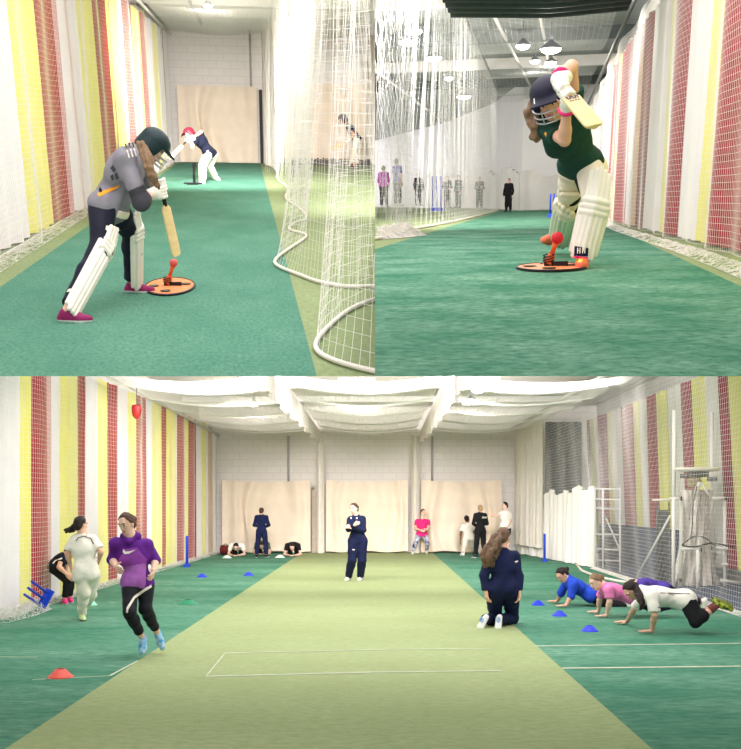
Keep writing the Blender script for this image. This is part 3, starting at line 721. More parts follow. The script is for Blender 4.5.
net(R1, 'side_net', lambda s, t: np.stack([-2.50 + .2 * np.clip((s - 10) / 24, 0, 1) + .05 * np.sin(s * 1.7) * (1 - t / 3.7) - .03 * np.sin(s * 4), s + .02 * np.sin(t * 5 + s), t], -1),
    np.arange(6.5, 33.8, .062), np.arange(.03, 3.7, .062), .0017, 3, 8, label='white mesh net hanging in front of the striped curtain behind the grey shirted batter')
heap(R1, 'slack_net', [(-2.50, 6.5), (-2.54, 17), (-2.4, 33)], .26, .07, 'slack net bottom lying in a strip along the floor below the striped curtain', .0016, 520, 3)
# cream backdrop curtains
curtain(R1, 'backdrop_curtain', [(-2.15, 34.15), (.32, 34.15)], .02, 2.28, CREAM, None, .09, .62, .03, 16, 'plain cream canvas backdrop behind the far batter swinging over his shoulder', drag=.3, seed=1)
curtain(R1, 'backdrop_curtain', [(.95, 34.15), (3.75, 34.15)], .02, 2.42, CREAM, None, .09, .6, .03, 16, 'cream canvas backdrop behind the batter waiting beside blue stumps, seen through the net', drag=.3, seed=2)
box_obj(R1, 'trim_7', (.44, 34.25, 1.1), (.05, .05, 1.1), DARKG)  # dark box paints the shade in the gap beside the backdrop
curtain(R1, 'gathered_net', [(.5, 33.9), (.62, 33.4), (.6, 32.6), (.75, 32.0)], .02, 3.9, [mat('net_gather', (226, 218, 206), .9, .12, 14, .5, 40, stretch=(3, 3, .3))], None, .06, .16, .02, 8, 'bunched white net column beside the cream backdrop in the left lane view', cat='net')
curtain(R1, 'gathered_net', [(3.75, 34.0), (4.1, 33.6), (4.4, 34.1)], .02, 3.9, [MATS['net_gather']], None, .06, .2, .03, 8, 'bunched net at the end of the backdrop behind the waiting batter', cat='net')
heap(R1, 'rolled_net', [(.9, 33.4), (2.6, 33.6), (3.8, 33.2)], .5, .22, 'dark heap of rolled netting at the foot of the backdrop behind the divider net', .008, 160, 5, m=mat('net_cord_dark', (120, 116, 108), .9))  # rolled cords in a darker colour than the other nets
# divider net hanging on the right with its weighted rope
rope1 = [(1.9, 5.3), (1.15, 5.55), (.71, 5.84), (.45, 6.22), (.39, 6.57), (.50, 7.1), (.78, 8.03), (1.15, 8.6), (1.45, 8.9), (1.1, 9.13), (.87, 9.02), (.60, 9.35), (.46, 9.8), (.28, 10.3), (.22, 10.79), (.45, 11.9), (.76, 13.23), (.62, 13.6), (.50, 13.95), (.6, 14.8), (.89, 15.49), (.82, 17.5), (.62, 19.6), (.86, 22), (.64, 25.5), (.8, 29), (.62, 33)]
def smooth(P, n=3):
    P = np.asarray(P, float)
    for _ in range(n):
        Q = [P[0]]
        for a, b in zip(P[:-1], P[1:]): Q += [a * .75 + b * .25, a * .25 + b * .75]
        P = np.array(Q + [P[-1]])
    return P
RP = smooth(rope1, 3); RL = np.concatenate([[0], np.cumsum(np.linalg.norm(np.diff(RP, axis=0), axis=1))])
def div(s, t):
    bx = np.interp(s, RL, RP[:, 0]); by = np.interp(s, RL, RP[:, 1]); u = s / RL[-1]
    ty = np.interp(s, [0, 4.2, 8.2, 11, 15, 19, RL[-1]], [6.5, 9.0, 11.2, 12.6, 15, 19.5, 33]); tx = .82 + .10 * np.sin(s * 5.2) + .05 * np.sin(s * 11)
    w = (t / 3.85) ** .75
    x = bx * (1 - w) + tx * w; y = by * (1 - w) + ty * w
    return np.stack([x + .05 * np.sin(s * 9 + t) * w * (1 - w) * 2, y, .03 + t - .0 * w], -1)
net(R1, 'divider_net', div, np.arange(0, RL[-1], .085), np.arange(0, 3.86, .085), .0015, 2, 10, label='large white divider net draped between the lanes on a snaking white floor rope')
zr = lambda k: np.stack([RP[:, 0], RP[:, 1], np.full(len(RP), .025)], 1)
tube_obj(R1, 'net_rope', zr(0), .017, ROPE, 'thick white weighted rope snaking along the floor under the divider net', 'rope')
curtain(R1, 'gathered_net', [(.70, 15.2), (.86, 15.6), (.72, 16.0), (.9, 16.4), (.74, 16.9)], .9, 4.3, [mat('net_gather_thin', (236, 230, 222), .9, .1, 20, .4, 40)], None, .03, .15, .015, 10, 'thick pleated fold of white net in the middle of the divider', cat='net') if False else None
def gfold(name, label, px0, px1, ytop, pybot, Y, n=46, spread=1., seed=0):
    """Vertical bundle of gathered net cords."""
    rg = np.random.default_rng(seed); A = []
    for i in range(n):
        u = rg.uniform(0, 1); x = px0 + (px1 - px0) * u; T = R1.at(x * .97 + 9, -6, Y + rg.uniform(-.3, .3)); B = R1.at(px0 + (px1 - px0) * (.5 + (u - .5) * spread), pybot + rg.uniform(-8, 4), Y + rg.uniform(-.3, .3)); t = np.linspace(0, 1, 30)[:, None]
        P = T * (1 - t) + B * t; P[:, 0] += .012 * np.sin(t[:, 0] * rg.uniform(20, 60) + rg.uniform(0, 6)); A.append(P)
    v, f = threads(np.array(A), .0016, (0, 1, 0)); ok = R1.inside(v); f = f[ok[f].all(1)]; o = link(name, v, f, NETM, R1, A[0][-1]); tag(o, label, 'net')
gfold('pleated_net', 'dense pleat of gathered white net hanging nearest the cream backdrop, left of the divider', 262, 292, 0, 170, 27, 36, .8, 3)
gfold('pleated_net', 'dense pleat of gathered white net hanging in the middle of the divider', 284, 312, 0, 212, 13.6, 36, .7, 4)
net(R1, 'overhead_net', lambda s, t: np.stack([t, s, 3.75 + .05 * np.sin(t * 2) + 0 * s], -1), np.arange(22, 34, .12), np.arange(-2.2, 5.2, .12), .003, 1, 6, label='fine white overhead net stretched under the roof of the left lane view', refu=(0, 0, 1), refv=(0, 0, 1))
lampfit(R1, 'small bright lamp under the roof in the left lane view', R1.at(208, 4, 26), .12, 10, 40, .3)

# ================================================================== HALL VIEW TWO (upper right)
floor_obj(R2, 'floor', 2.2, 76, [(-14, -1.62, 1), (-1.62, .98, 0), (.98, 3.2, 1)], [TG2, OL1])
BW2 = mat('white_back_wall', (242, 240, 238), .85, .04, 1.5)
GRW = mat('grey_upper_wall', (150, 156, 154), .85, .08, 1.5); DRW = mat('dark_roof_steel', (84, 92, 92), .7, .15, 2)
bp = [(3.2, 37.4), (-.9, 37.4), (-2.4, 46.0), (-5.4, 56.0), (-13, 74.0)]
mb = MB(); mb.grid(np.array([[(x, y, z) for z in (0, 5.6)] for x, y in bp])); o = mb.build('wall_back', BW2, R2, (0, 37.4, 0), clip=True); o['kind'] = 'structure'
quad(R2, 'wall_right', [(1.95, 2.5, 0), (1.95, 37.4, 0), (1.95, 37.4, 4.2), (1.95, 2.5, 4.2)], WALLP)
quad(R2, 'ceiling', [(-14, 13, 4.3), (3.2, 13, 4.3), (3.2, 76, 4.3), (-14, 76, 4.3)], mat('grey_roof', (140, 146, 144), .8, .12, 1.2))
for i, y in enumerate((21, 26, 31, 36)): box_obj(R2, 'trim_%d' % (i + 1), (-5, y, 4.1), (8, .08, .14), DRW if i % 2 else RAILL)
for i, (a, b) in enumerate((((-1.4, 18, 4.1), (-.6, 36, 3.9)), ((-.4, 17, 4.1), (.1, 36, 3.9)))): tube_obj(R2, 'trim_%d' % (5 + i), [a, b], .035, RAILL, kind='structure')
# dark corrugated hood over the lane mouth
G = np.array([[(x, y, 3.02 + .05 * math.sin(y * 16) + .05 * abs(x)) for y in np.linspace(12.2, 16.6, 70)] for x in np.linspace(-1.5, 1.15, 12)])
mb = MB(); mb.grid(G); o = mb.build('ribbed_hood', mat('hood_black', (40, 46, 48), .6, .3, 10), R2, (0, 12.2, 3), smooth=True, clip=True); tag(o, 'dark ribbed hood hanging across the top of the lane above the green shirted batter', 'hood')
tube_obj(R2, 'curtain_rail', [(1.02, 10, 2.80), (1.02, 37, 2.84)], .03, RAILD, 'dark metal rail sloping down to the back wall above the striped curtain, front lane view', 'rail')
tube_obj(R2, 'net_rail', [(-1.78, 14, 4.1), (-1.74, 38, 3.9)], .035, RAILD, 'dark overhead rail carrying the left net of the front lane view', 'rail')
tube_obj(R2, 'net_rail', [(-4, 22, 3.33), (-4, 41, 3.26)], .035, RAILL, 'pale slanting rail seen through the white net of the front lane view', 'rail')
xs = [741 + 40, 722, 719, 706, 690, 672, 667, 661, 652, 640, 637, 631, 622, 618, 615, 608, 602, 598, 595]
bnd = [(60, 'w'), (594, 'w'), (603, 'p'), (607, 'w'), (613.5, 'r'), (618, 'y'), (622, 'r'), (630, 'w'), (637, 't'), (641, 'd'), (651.5, 'w'), (666, 'y'), (672.5, 'r'), (689, 'w'), (706.5, 'y'), (719.5, 'o'), (722, 'r'), (760, 'y')]
def X2(y): return np.interp(y, [5, 8, 18, 37], [1.56, 1.5, 1.22, 1.26])
ys = []
for i, (x, c) in enumerate(bnd[1:]):
    y = 10.
    for _ in range(30): y = R2.wx(x, 101, X2(y))[1]
    ys.append((y, c))
# a stripe begins (further away) at its left edge and runs towards the eye: reverse for increasing y
st = []; prev = 0.
for i in range(len(ys) - 1, -1, -1): st.append((ys[i + 1][0] if i + 1 < len(ys) else 0., ys[i][1]))
curtain(R2, 'striped_curtain', [(X2(y), y) for y in (3.6, 8, 13, 18, 26, 37)], .02, 2.95, STRM, st, .035, .5, .04, label='white, yellow and red striped curtain along the right of the front lane view', side=-1, ztop=lambda u: 2.74 + .08 * u)
net(R2, 'side_net', lambda s, t: np.stack([X2(s) - .16 + .03 * np.sin(s * 2.1) - .03 * np.sin(s * 5.3) * (1 - t / 3), s + .02 * np.sin(t * 4 + s * 3), t], -1),
    np.arange(4.6, 37, .05), np.arange(.03, 2.78, .05), .0014, 2, 8, label='white mesh net hanging in front of the striped curtain of the front lane view')
heap(R2, 'slack_net', [(1.16, 4.5), (1.16, 8), (1.0, 14), (.98, 18), (1.02, 36)], .22, .05, 'slack white net edge lying along the floor below the front lane striped curtain', .0018, 560, 8)
# left net with its gathered foot
lp = smooth([(-2.0, 11.7), (-1.9, 12.6), (-1.72, 13.3), (-1.80, 13.9), (-2.2, 14.2), (-2.05, 15.5), (-1.82, 20), (-1.75, 28), (-1.72, 38)], 3); LL = np.concatenate([[0], np.cumsum(np.linalg.norm(np.diff(lp, axis=0), axis=1))])
def lfn(s, t):
    bx = np.interp(s, LL, lp[:, 0]); by = np.interp(s, LL, lp[:, 1]); w = (t / 4.2); tx = -1.8 + .07 * np.sin(s * 6); ty = 14 + 24 * s / LL[-1]
    ty = np.interp(s, [0, 3.5, LL[-1]], [12.2, 15.5, 38]); return np.stack([bx * (1 - w) + tx * w + .03 * np.sin(s * 13 + t), by * (1 - w) + ty * w, .02 + t], -1)
net(R2, 'side_net', lfn, np.arange(0, LL[-1], .075), np.arange(0, 4.1, .075), .0013, 2, 8, m=NETG, label='white net between the front lane and the group of people standing at the back')
tube_obj(R2, 'net_rope', [(x, y, .02) for x, y in lp], .022, ROPE, 'white rope along the foot of the left net of the front lane view', 'rope')
heap(R2, 'slack_net', [(-2.25, 12.0), (-1.95, 12.6), (-1.75, 13.3), (-2.0, 14.0)], .45, .16, 'thick white heap of net piled on the floor beside the front lane', .0035, 220, 11)
def bundle(R, name, label, top, bot, n, r, amp=.02, wt=.12, wb=.12, seed=1, m=None, kind=None):
    rg = np.random.default_rng(seed); A = []; top = np.asarray(top, float); bot = np.asarray(bot, float); t = np.linspace(0, 1, 34)[:, None]
    for i in range(n):
        o1 = np.array([rg.normal(0, wt), rg.normal(0, wt * .6), 0]); o2 = np.array([rg.normal(0, wb), rg.normal(0, wb * .6), 0]); P = (top + o1) * (1 - t) + (bot + o2) * t
        P[:, 0] += amp * np.sin(t[:, 0] * rg.uniform(15, 50) + rg.uniform(0, 6)); A.append(P)
    v, f = threads(np.array(A), r, (0, 1, 0)); ok = R.inside(v); f = f[ok[f].all(1)]; o = link(name, v, f, m or NETM, R, bot); tag(o, label, 'net', None, kind); return o
bundle(R2, 'pleated_net', 'dense white gather of net falling to the heap beside the front lane', R2.at(398, -8, 13.6), R2.at(400, 232, 13.4), 45, .0015, .02, .20, .12, 21, NETG)
bundle(R2, 'pleated_net', 'dense white gather of net at the outer edge of the front lane view', R2.at(384, -8, 15), R2.at(382, 205, 15), 22, .0014, .02, .12, .12, 22, NETG)
bundle(R2, 'pleated_net', 'dense white gather of net rising beside the dark overhead rail', R2.at(432, -8, 16), R2.at(440, 190, 30), 28, .0016, .02, .25, .5, 23, NETG)
net(R2, 'overhead_net', lambda s, t: np.stack([t, s, 3.75 - .12 * np.abs(np.sin(s * .6)) + 0 * t], -1), np.arange(16, 38, .11), np.arange(-1.8, 1.2, .11), .002, 1, 6, label='grey overhead net above the front lane batter', refu=(0, 0, 1), refv=(0, 0, 1), m=NETG)
net(R2, 'back_net', lambda s, t: np.stack([s, 36.9 + 0 * s, t], -1), np.arange(-1.7, 1.15, .07), np.arange(.02, 4.1, .07), .0016, 1, 4, label='fine net hanging across the end of the front lane before the white sheets', refu=(0, 0, 1), refv=(0, 1, 0))
curtain(R2, 'white_sheet', [(1.1, 37.2), (-.96, 37.2)], .02, 1.35, WSHEET, None, .08, .9, .06, 10, 'crumpled white sheet hung low across the end of the front lane', seed=3, drag=.15, ztop=lambda u: 1.25 + .12 * np.sin(u * 9))
curtain(R2, 'white_sheet', [(-.97, 37.25), (-2.45, 45.6), (-5.5, 55.3)], .02, 1.5, WSHEET, None, .12, 1.3, .1, 10, 'long sagging white sheet behind the standing group in dark tracksuits', seed=5, drag=.3, ztop=lambda u: 1.25 + .3 * np.clip(u * 4, 0, 1) + .2 * np.sin(u * 14) * np.clip(u * 4, 0, 1))
for (x, y, Y, r, pw, lb) in ((413.5, 30, 22, .19, 90, 'brightest upper lamp of the pair seen through the left net'), (408.5, 41, 21, .2, 90, 'lower lamp of the pair seen through the left net'), (434, 57, 25, .19, 80, 'single round lamp below the bright pair behind the left net'),
                           (464, 96, 34, .24, 60, 'long lamp glowing just above the white back wall'), (523, 44.5, 22, .15, 60, 'smaller round lamp above the dark helmet of the front batter'), (551, 48, 20, .2, 110, 'largest round lamp above the front batter'),
                           (535, 60, 29, .14, 30, 'faint distant lamp between the two round lamps'), (551, 61.5, 28, .15, 30, 'faint distant lamp straight below the largest round lamp'), (449, 77, 30, .12, 25, 'tiny lamp on the beam behind the left net')):
    lampfit(R2, lb, R2.at(x, y, Y), r, 12, pw, .25)

# ================================================================== HALL VIEW THREE (bottom)
floor_obj(R3, 'floor', 4, 32.6, [(-6.2, -2.42, 0), (-2.42, 1.79, 1), (1.79, 5.32, 0), (5.32, 8.0, 2)], [TG3, OL3, GREYF])
quad(R3, 'wall_back', [(-6.2, 32.3, 0), (8, 32.3, 0), (8, 32.3, 5.0), (-6.2, 32.3, 5.0)], WALLW)
quad(R3, 'wall_left', [(-5.75, 4, 0), (-5.75, 32.3, 0), (-5.75, 32.3, 4.9), (-5.75, 4, 4.9)], WALLP)
quad(R3, 'wall_right', [(7.1, 8, 0), (7.1, 32.3, 0), (7.1, 32.3, 4.9), (7.1, 8, 4.9)], mat('side_wall_grey', (190, 188, 184), .85, .04, 2))
quad(R3, 'ceiling', [(-6.2, 15, 4.75), (8, 15, 4.75), (8, 32.3, 4.75), (-6.2, 32.3, 4.75)], mat('white_roof', (226, 220, 214), .8, .05, 1))
k = 1
for y in (22.5, 26, 29.5): box_obj(R3, 'trim_%d' % k, (0, y, 4.66), (6, .06, .08), RAILL); k += 1
for x in (-2.85, 1.78): tube_obj(R3, 'trim_%d' % k, [(x, 32.2, 2.3), (x, 32.2, 3.75)], .035, PIPE, kind='structure'); k += 1
CSW = mat('ceiling_swag', (236, 231, 226), .9, .05, 3, .2, 20)
# slack overhead nets: fine mesh sheets sagging between the rails
for (x0, x1, lb) in ((-5.1, -1.9, 'white overhead net sagging above the striped curtain side of the hall'), (-1.75, 1.3, 'white overhead net sagging above the middle lane'), (1.45, 4.8, 'white overhead net sagging above the push-up lane')):
    fn = lambda s, t, x0=x0, x1=x1: np.stack([t, s, 4.02 - .16 * np.sin(math.pi * (t - x0) / (x1 - x0)) - .10 * np.abs(np.sin(s * 1.15 + x0)) ** 2], -1)
    net(R3, 'overhead_net', fn, np.arange(18.5, 32.0, .085), np.arange(x0, x1, .085), .0042, 1, 3, label=lb, refu=(0, 0, 1), refv=(0, 0, 1))
for (x, y, Y, r, pw, e, lb) in ((238, 386, 22, .16, 60, 12, 'long bright lamp near the striped curtain side of the ceiling'), (254, 403, 26, .14, 50, 12, 'round lamp below the long bright lamp over the striped curtain side'), (358, 389, 23.5, .15, 60, 10, 'lamp glowing through the middle overhead net'),
                             (478, 389, 22, .15, 60, 10, 'upper lamp of the pair over the push-up lane'), (471, 399, 24.5, .13, 50, 12, 'lower lamp of the pair over the push-up lane')):
    lampfit(R3, lb, R3.at(x, y, Y), r, e, pw, .35)
for (x0, x1, y, Y, lb) in ((215, 262, 384, 22, 'long white strip light crossing the ceiling above the striped curtain'), (338, 375, 382, 23, 'long white strip light crossing the ceiling of the middle lane'), (455, 500, 381, 22, 'long white strip light crossing the ceiling above the push-up lane'), (462, 478, 404, 25, 'short white strip light below the lamp pair')):
    a = R3.at(x0, y, Y); b = R3.at(x1, y, Y); root = empty('strip_light', R3, a); mb = MB(); mb.box((a + b) / 2 + V(0, 0, .05), ((b[0] - a[0]) / 2, .07, .035)); mb.build('housing', RAILL, R3, a, root)
    mb = MB(); mb.box((a + b) / 2, ((b[0] - a[0]) / 2 * .97, .05, .018)); mb.build('tube_lamp', mat('strip_glow', (255, 252, 246), .5, emit=4), R3, a, root); tag(root, lb, 'lamp')
# striped curtain, rail, net and slack foot on the left
bnd = [(-25, 'w'), (19.5, 'y'), (33, 'r'), (45, 'p'), (50, 'w'), (62, 'y'), (75, 'r'), (87, 'w'), (97.5, 'y'), (106.5, 'r'), (117.5, 'w'), (127, 'y'), (135.5, 'r'), (144.5, 'w'), (153, 'y'), (160, 'r'), (166.5, 'y'), (175.5, 'w'), (177, 'r'), (183.5, 'y'), (189, 'r'), (194.5, 'w'), (201, 'y'), (206, 'w'), (209, 't'), (212, 'w')]
st = stripes_at(R3, bnd[1:], 477, lambda y: np.interp(y, [9, 20, 32], [-5.42, -5.36, -5.12]))
curtain(R3, 'striped_curtain', [(-5.42, 9), (-5.36, 20), (-5.12, 32.0)], .02, 4.0, STRM, [(0, 'w')] + st, .04, .5, .04, label='long white, yellow and red striped curtain behind the running girl in purple')
tube_obj(R3, 'curtain_rail', [(-5.2, 15, 4.1), (-5.2, 20, 4.07), (-5.08, 32.1, 3.78)], .04, RAILL, 'pale ceiling rail carrying the long striped curtain behind the running girl', 'rail')
net(R3, 'side_net', lambda s, t: np.stack([-5.22 + .12 * np.clip((s - 14) / 18, 0, 1) - .03 * np.sin(s * 4) + .03 * np.sin(s * 1.3), s + .02 * np.sin(t * 4 + s * 2), t], -1),
    np.arange(11, 32, .075), np.arange(.03, 3.95, .075), .0022, 2, 8, label='white mesh net hanging before the long striped curtain, leaning blue stumps against it')
heap(R3, 'slack_net', [(-5.24, 10), (-5.24, 20), (-5.05, 32)], .24, .09, 'slack net foot lying along the floor below the long striped curtain', .0022, 560, 13)
heap(R3, 'slack_net', [(-5.1, 13.2), (-5.0, 14.2), (-5.05, 15.0)], .34, .22, 'loose white net pile on the floor under the leaning blue stumps', .0024, 70, 14)
# red bell hanging from the rail
p = R3.at(136.5, 411, 19.9); root = empty('hanging_target', R3, p); mb = MB(); mb.lathe(p, [(.02, .13), (.08, .12), (.095, .10), (.10, .05), (.095, -.03), (.075, -.10), (.04, -.145), (.01, -.16)], 20, sy=.6); mb.build('body', mat('target_red', (140, 30, 30), .5, .1, 8), R3, p, root, smooth=True)
mb = MB(); mb.tube([p + V(0, 0, .13), p + V(0, 0, .62)], .008, 6); mb.build('cord', RAILD, R3, p, root); tag(root, 'red rounded target hanging on a cord in front of the striped curtain', 'hanging target')
# cream backdrops and net columns
for (a, b, sd, lb) in ((222, 310.5, 1, 'cream canvas backdrop behind the coach standing with her back turned'), (326, 408, 2, 'cream canvas backdrop behind the coach with crossed arms'), (421, 502, 3, 'cream canvas backdrop behind the girl in the bright pink top')):
    x0 = R3.at(a, 550, 31.9)[0]; x1 = R3.at(b, 550, 31.9)[0]
    curtain(R3, 'backdrop_curtain', [(x0, 31.9), (x1, 31.9)], .02, 2.33, CREAM, None, .09, .62, .03, 16, lb, seed=sd, drag=.3, hemwave=.05, ztop=lambda u: 2.33 - .05 * np.sin(u * math.pi))
NG = MATS['net_gather']
for (x, Y, sd, lb, xw) in ((320.5, 31.6, 1, 'tall bunched white net column between the first and middle cream backdrops', .12), (415.5, 31.6, 2, 'tall bunched white net column between the middle and last cream backdrops', .12)):
    X = R3.at(x, 500, Y)[0]; pts = [(X - xw, Y), (X - .05, Y - .12), (X + .03, Y - .1), (X + xw, Y)]
    curtain(R3, 'gathered_net', pts, .02, 3.72, [NG], None, .03, .08, .01, 8, lb, cat='net', seed=sd)
box_obj(R3, 'trim_%d' % k, (R3.at(311.5, 500, 31.95)[0], 32.0, 1.05), (.07, .04, 1.05), mat('gap_shade_brown', (140, 128, 116), .9)); k += 1  # no real trim: brown box gives the gap its shade as colour
curtain(R3, 'gathered_net', [(R3.at(312, 500, 31.8)[0], 31.8), (R3.at(317, 500, 31.8)[0], 31.75)], .02, 2.0, [mat('net_gather_tan', (188, 176, 160), .9, .15, 14)], None, .02, .08, .01, 6, 'greyish strip of net beside the first backdrop', cat='net')
for (X, za, zb, lb, s1) in ((-1.82, (3.40, 3.50), (4.12, 3.86), 'long white pleated net hanging from the rail between left and middle lanes', -1), (1.38, (3.42, 3.46), (4.3, 3.86), 'long white pleated net hanging from the rail between middle and push-up lanes', 1)):
    ys = np.linspace(13, 31.8, 420); Gd = np.array([[(X + .03 * math.sin(y * 9) * (1 - j / 7) + .02 * math.sin(y * 23), y, (za[0] + (za[1] - za[0]) * (y - 13) / 18.8 + .05 * math.sin(y * 3.1)) * (1 - j / 6) + (zb[0] + (zb[1] - zb[0]) * (y - 13) / 18.8) * j / 6) for j in range(7)] for y in ys])
    mb = MB(); mb.grid(Gd); o = mb.build('lane_net', mat('lane_net_cloth', (226, 219, 210), .9, .12, 10, .4, 40, stretch=(1, 2, .5)), R3, (X, 13, za[0]), smooth=True, clip=True); tag(o, lb, 'net')
    tube_obj(R3, 'net_rail', [(X + s1 * .06, 13, zb[0] + .03), (X + s1 * .06, 31.9, zb[1] + .03)], .035, RAILL, 'ceiling rail above the long pleated net on the ' + ('running girl' if X < 0 else 'push-up row') + ' side', 'rail')
# right: rail, see-through net, white wind sheet
tube_obj(R3, 'net_rail', [(4.92, 16, 4.33), (4.85, 24, 4.33), (4.35, 32.0, 3.98)], .05, RAILL, 'white ceiling rail above the see-through net beside the bowling machine', 'rail')
def rn(s, t):
    x = np.interp(s, [12, 24.6, 32], [5.14, 5.30, 4.42]); tx = np.interp(s, [12, 24, 32], [4.92, 4.85, 4.35]); w = t / 4.3
    return np.stack([x * (1 - w) + tx * w + .04 * np.sin(s * 1.3) * (1 - w * .5) + .012 * np.sin(s * 5), s + .03 * np.sin(t * 3 + s), t * np.interp(s, [24, 32], [1, .93])], -1)
net(R3, 'side_net', rn, np.arange(11, 31.9, .075), np.arange(.03, 4.28, .075), .0019, 2, 8, label='see-through white net between the push-up lane and the bowling machine')
curtain(R3, 'gathered_net', [(4.40, 31.9), (4.46, 30.8), (4.62, 29.6), (4.74, 28.6)], .3, 3.95, [NG], None, .05, .22, .02, 8, 'pale pleated net closing the far corner beside the white wind sheet', cat='net', side=-1, ztop=lambda u: 3.97 + .2 * u)
curtain(R3, 'wind_sheet', [(4.46, 32.0), (4.72, 29.6), (5.04, 27.0), (5.30, 24.4)], .02, 2.0, WSHEET, None, .07, .42, .03, 12, 'white wind sheet hung low along the net behind the blue post', seed=4, ztop=lambda u: 1.75 + .25 * u + .07 * np.sin(u * 40) + .05 * np.sin(u * 17), drag=.06, side=-1)
heap(R3, 'slack_net', [(5.2, 11.5), (5.22, 18), (5.3, 24.4)], .22, .05, 'slack net foot on the floor behind the girls doing push-ups', .003, 420, 17)
tube_obj(R3, 'net_rope', [(R3.fl(x, y)[0], R3.fl(x, y)[1], .03) for x, y in ((574, 563), (582, 572), (597, 578), (615, 582), (640, 586))], .03, ROPE, 'white rope lying on the floor at the end of the wind sheet', 'rope')
# far striped curtain on the outer wall
bnd = [(582, 'w'), (585, 'r'), (589.5, 'y'), (596, 'w'), (597, 'r'), (605.5, 'y'), (613, 'w'), (622, 'r'), (632.5, 'y'), (641, 'w'), (647, 'r'), (656.5, 'y'), (667, 'w'), (680, 'r'), (692, 'y'), (704.5, 'w'), (716.5, 'r'), (728.5, 'y'), (744, 'w')]
ys = [(R3.wx(x, 436, 6.75)[1], c) for x, c in bnd]; st = []
for i in range(len(ys) - 1, -1, -1): st.append((ys[i + 1][0] if i + 1 < len(ys) else 0., ys[i][1]))
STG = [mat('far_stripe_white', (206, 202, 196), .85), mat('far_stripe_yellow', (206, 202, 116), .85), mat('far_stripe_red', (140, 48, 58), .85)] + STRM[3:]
curtain(R3, 'striped_curtain', [(6.75, 15), (6.75, 32.2)], .35, 4.25, STG, st, .04, .6, .05, lean=-.5, label='red, yellow and white striped curtain on the outer wall behind the bowling machine', side=-1)
curtain(R3, 'dark_drape', [(6.55, 32.0), (5.4, 32.1)], .02, 4.2, [mat('dark_drape_cloth', (70, 76, 84), .9, .5, 3, stretch=(4, 4, .2))], None, .08, .5, .04, 8, 'dark grey drape filling the far corner behind the see-through net')
box_obj(R3, 'crash_mat', (6.55, 24.5, .5), (.1, 4.5, .5), mat('mat_navy', (50, 58, 96), .7, .1, 3), kind=None); tag([o for o in COL.objects if o.name.startswith('crash_mat')][0], 'long dark blue crash mat standing along the outer wall below the striped curtain', 'crash mat')
# floor lines
LN = mat('floor_line_white', (206, 212, 184), .8, .25, 5)
def fline(a, b, w=.05):
    A = R3.fl(*a); B = R3.fl(*b); d = nrm(B - A); n = V(-d[1], d[0], 0) * w / 2; z = V(0, 0, .004)
    o = link('floor_marking', [A - n + z, B - n + z, B + n + z, A + n + z], [(0, 1, 2, 3)], LN, R3, A); o['kind'] = 'structure'
for a, b, w in (((206, 676.6), (371, 672.5), .05), ((371, 672.5), (502, 671), .04), ((562, 668.5), (741, 666.5), .06), ((225, 653.3), (371, 650), .035), ((371, 650), (492, 648.5), .035), ((535, 646.3), (741, 643.5), .045),
                ((225, 653.3), (206, 676.6), .014), ((0, 657), (37, 657.5), .02), ((32, 680), (110, 676), .018), ((110, 676), (138, 661), .025), ((377, 686), (377, 686.5), .0)):
    if w: fline(a, b, w)
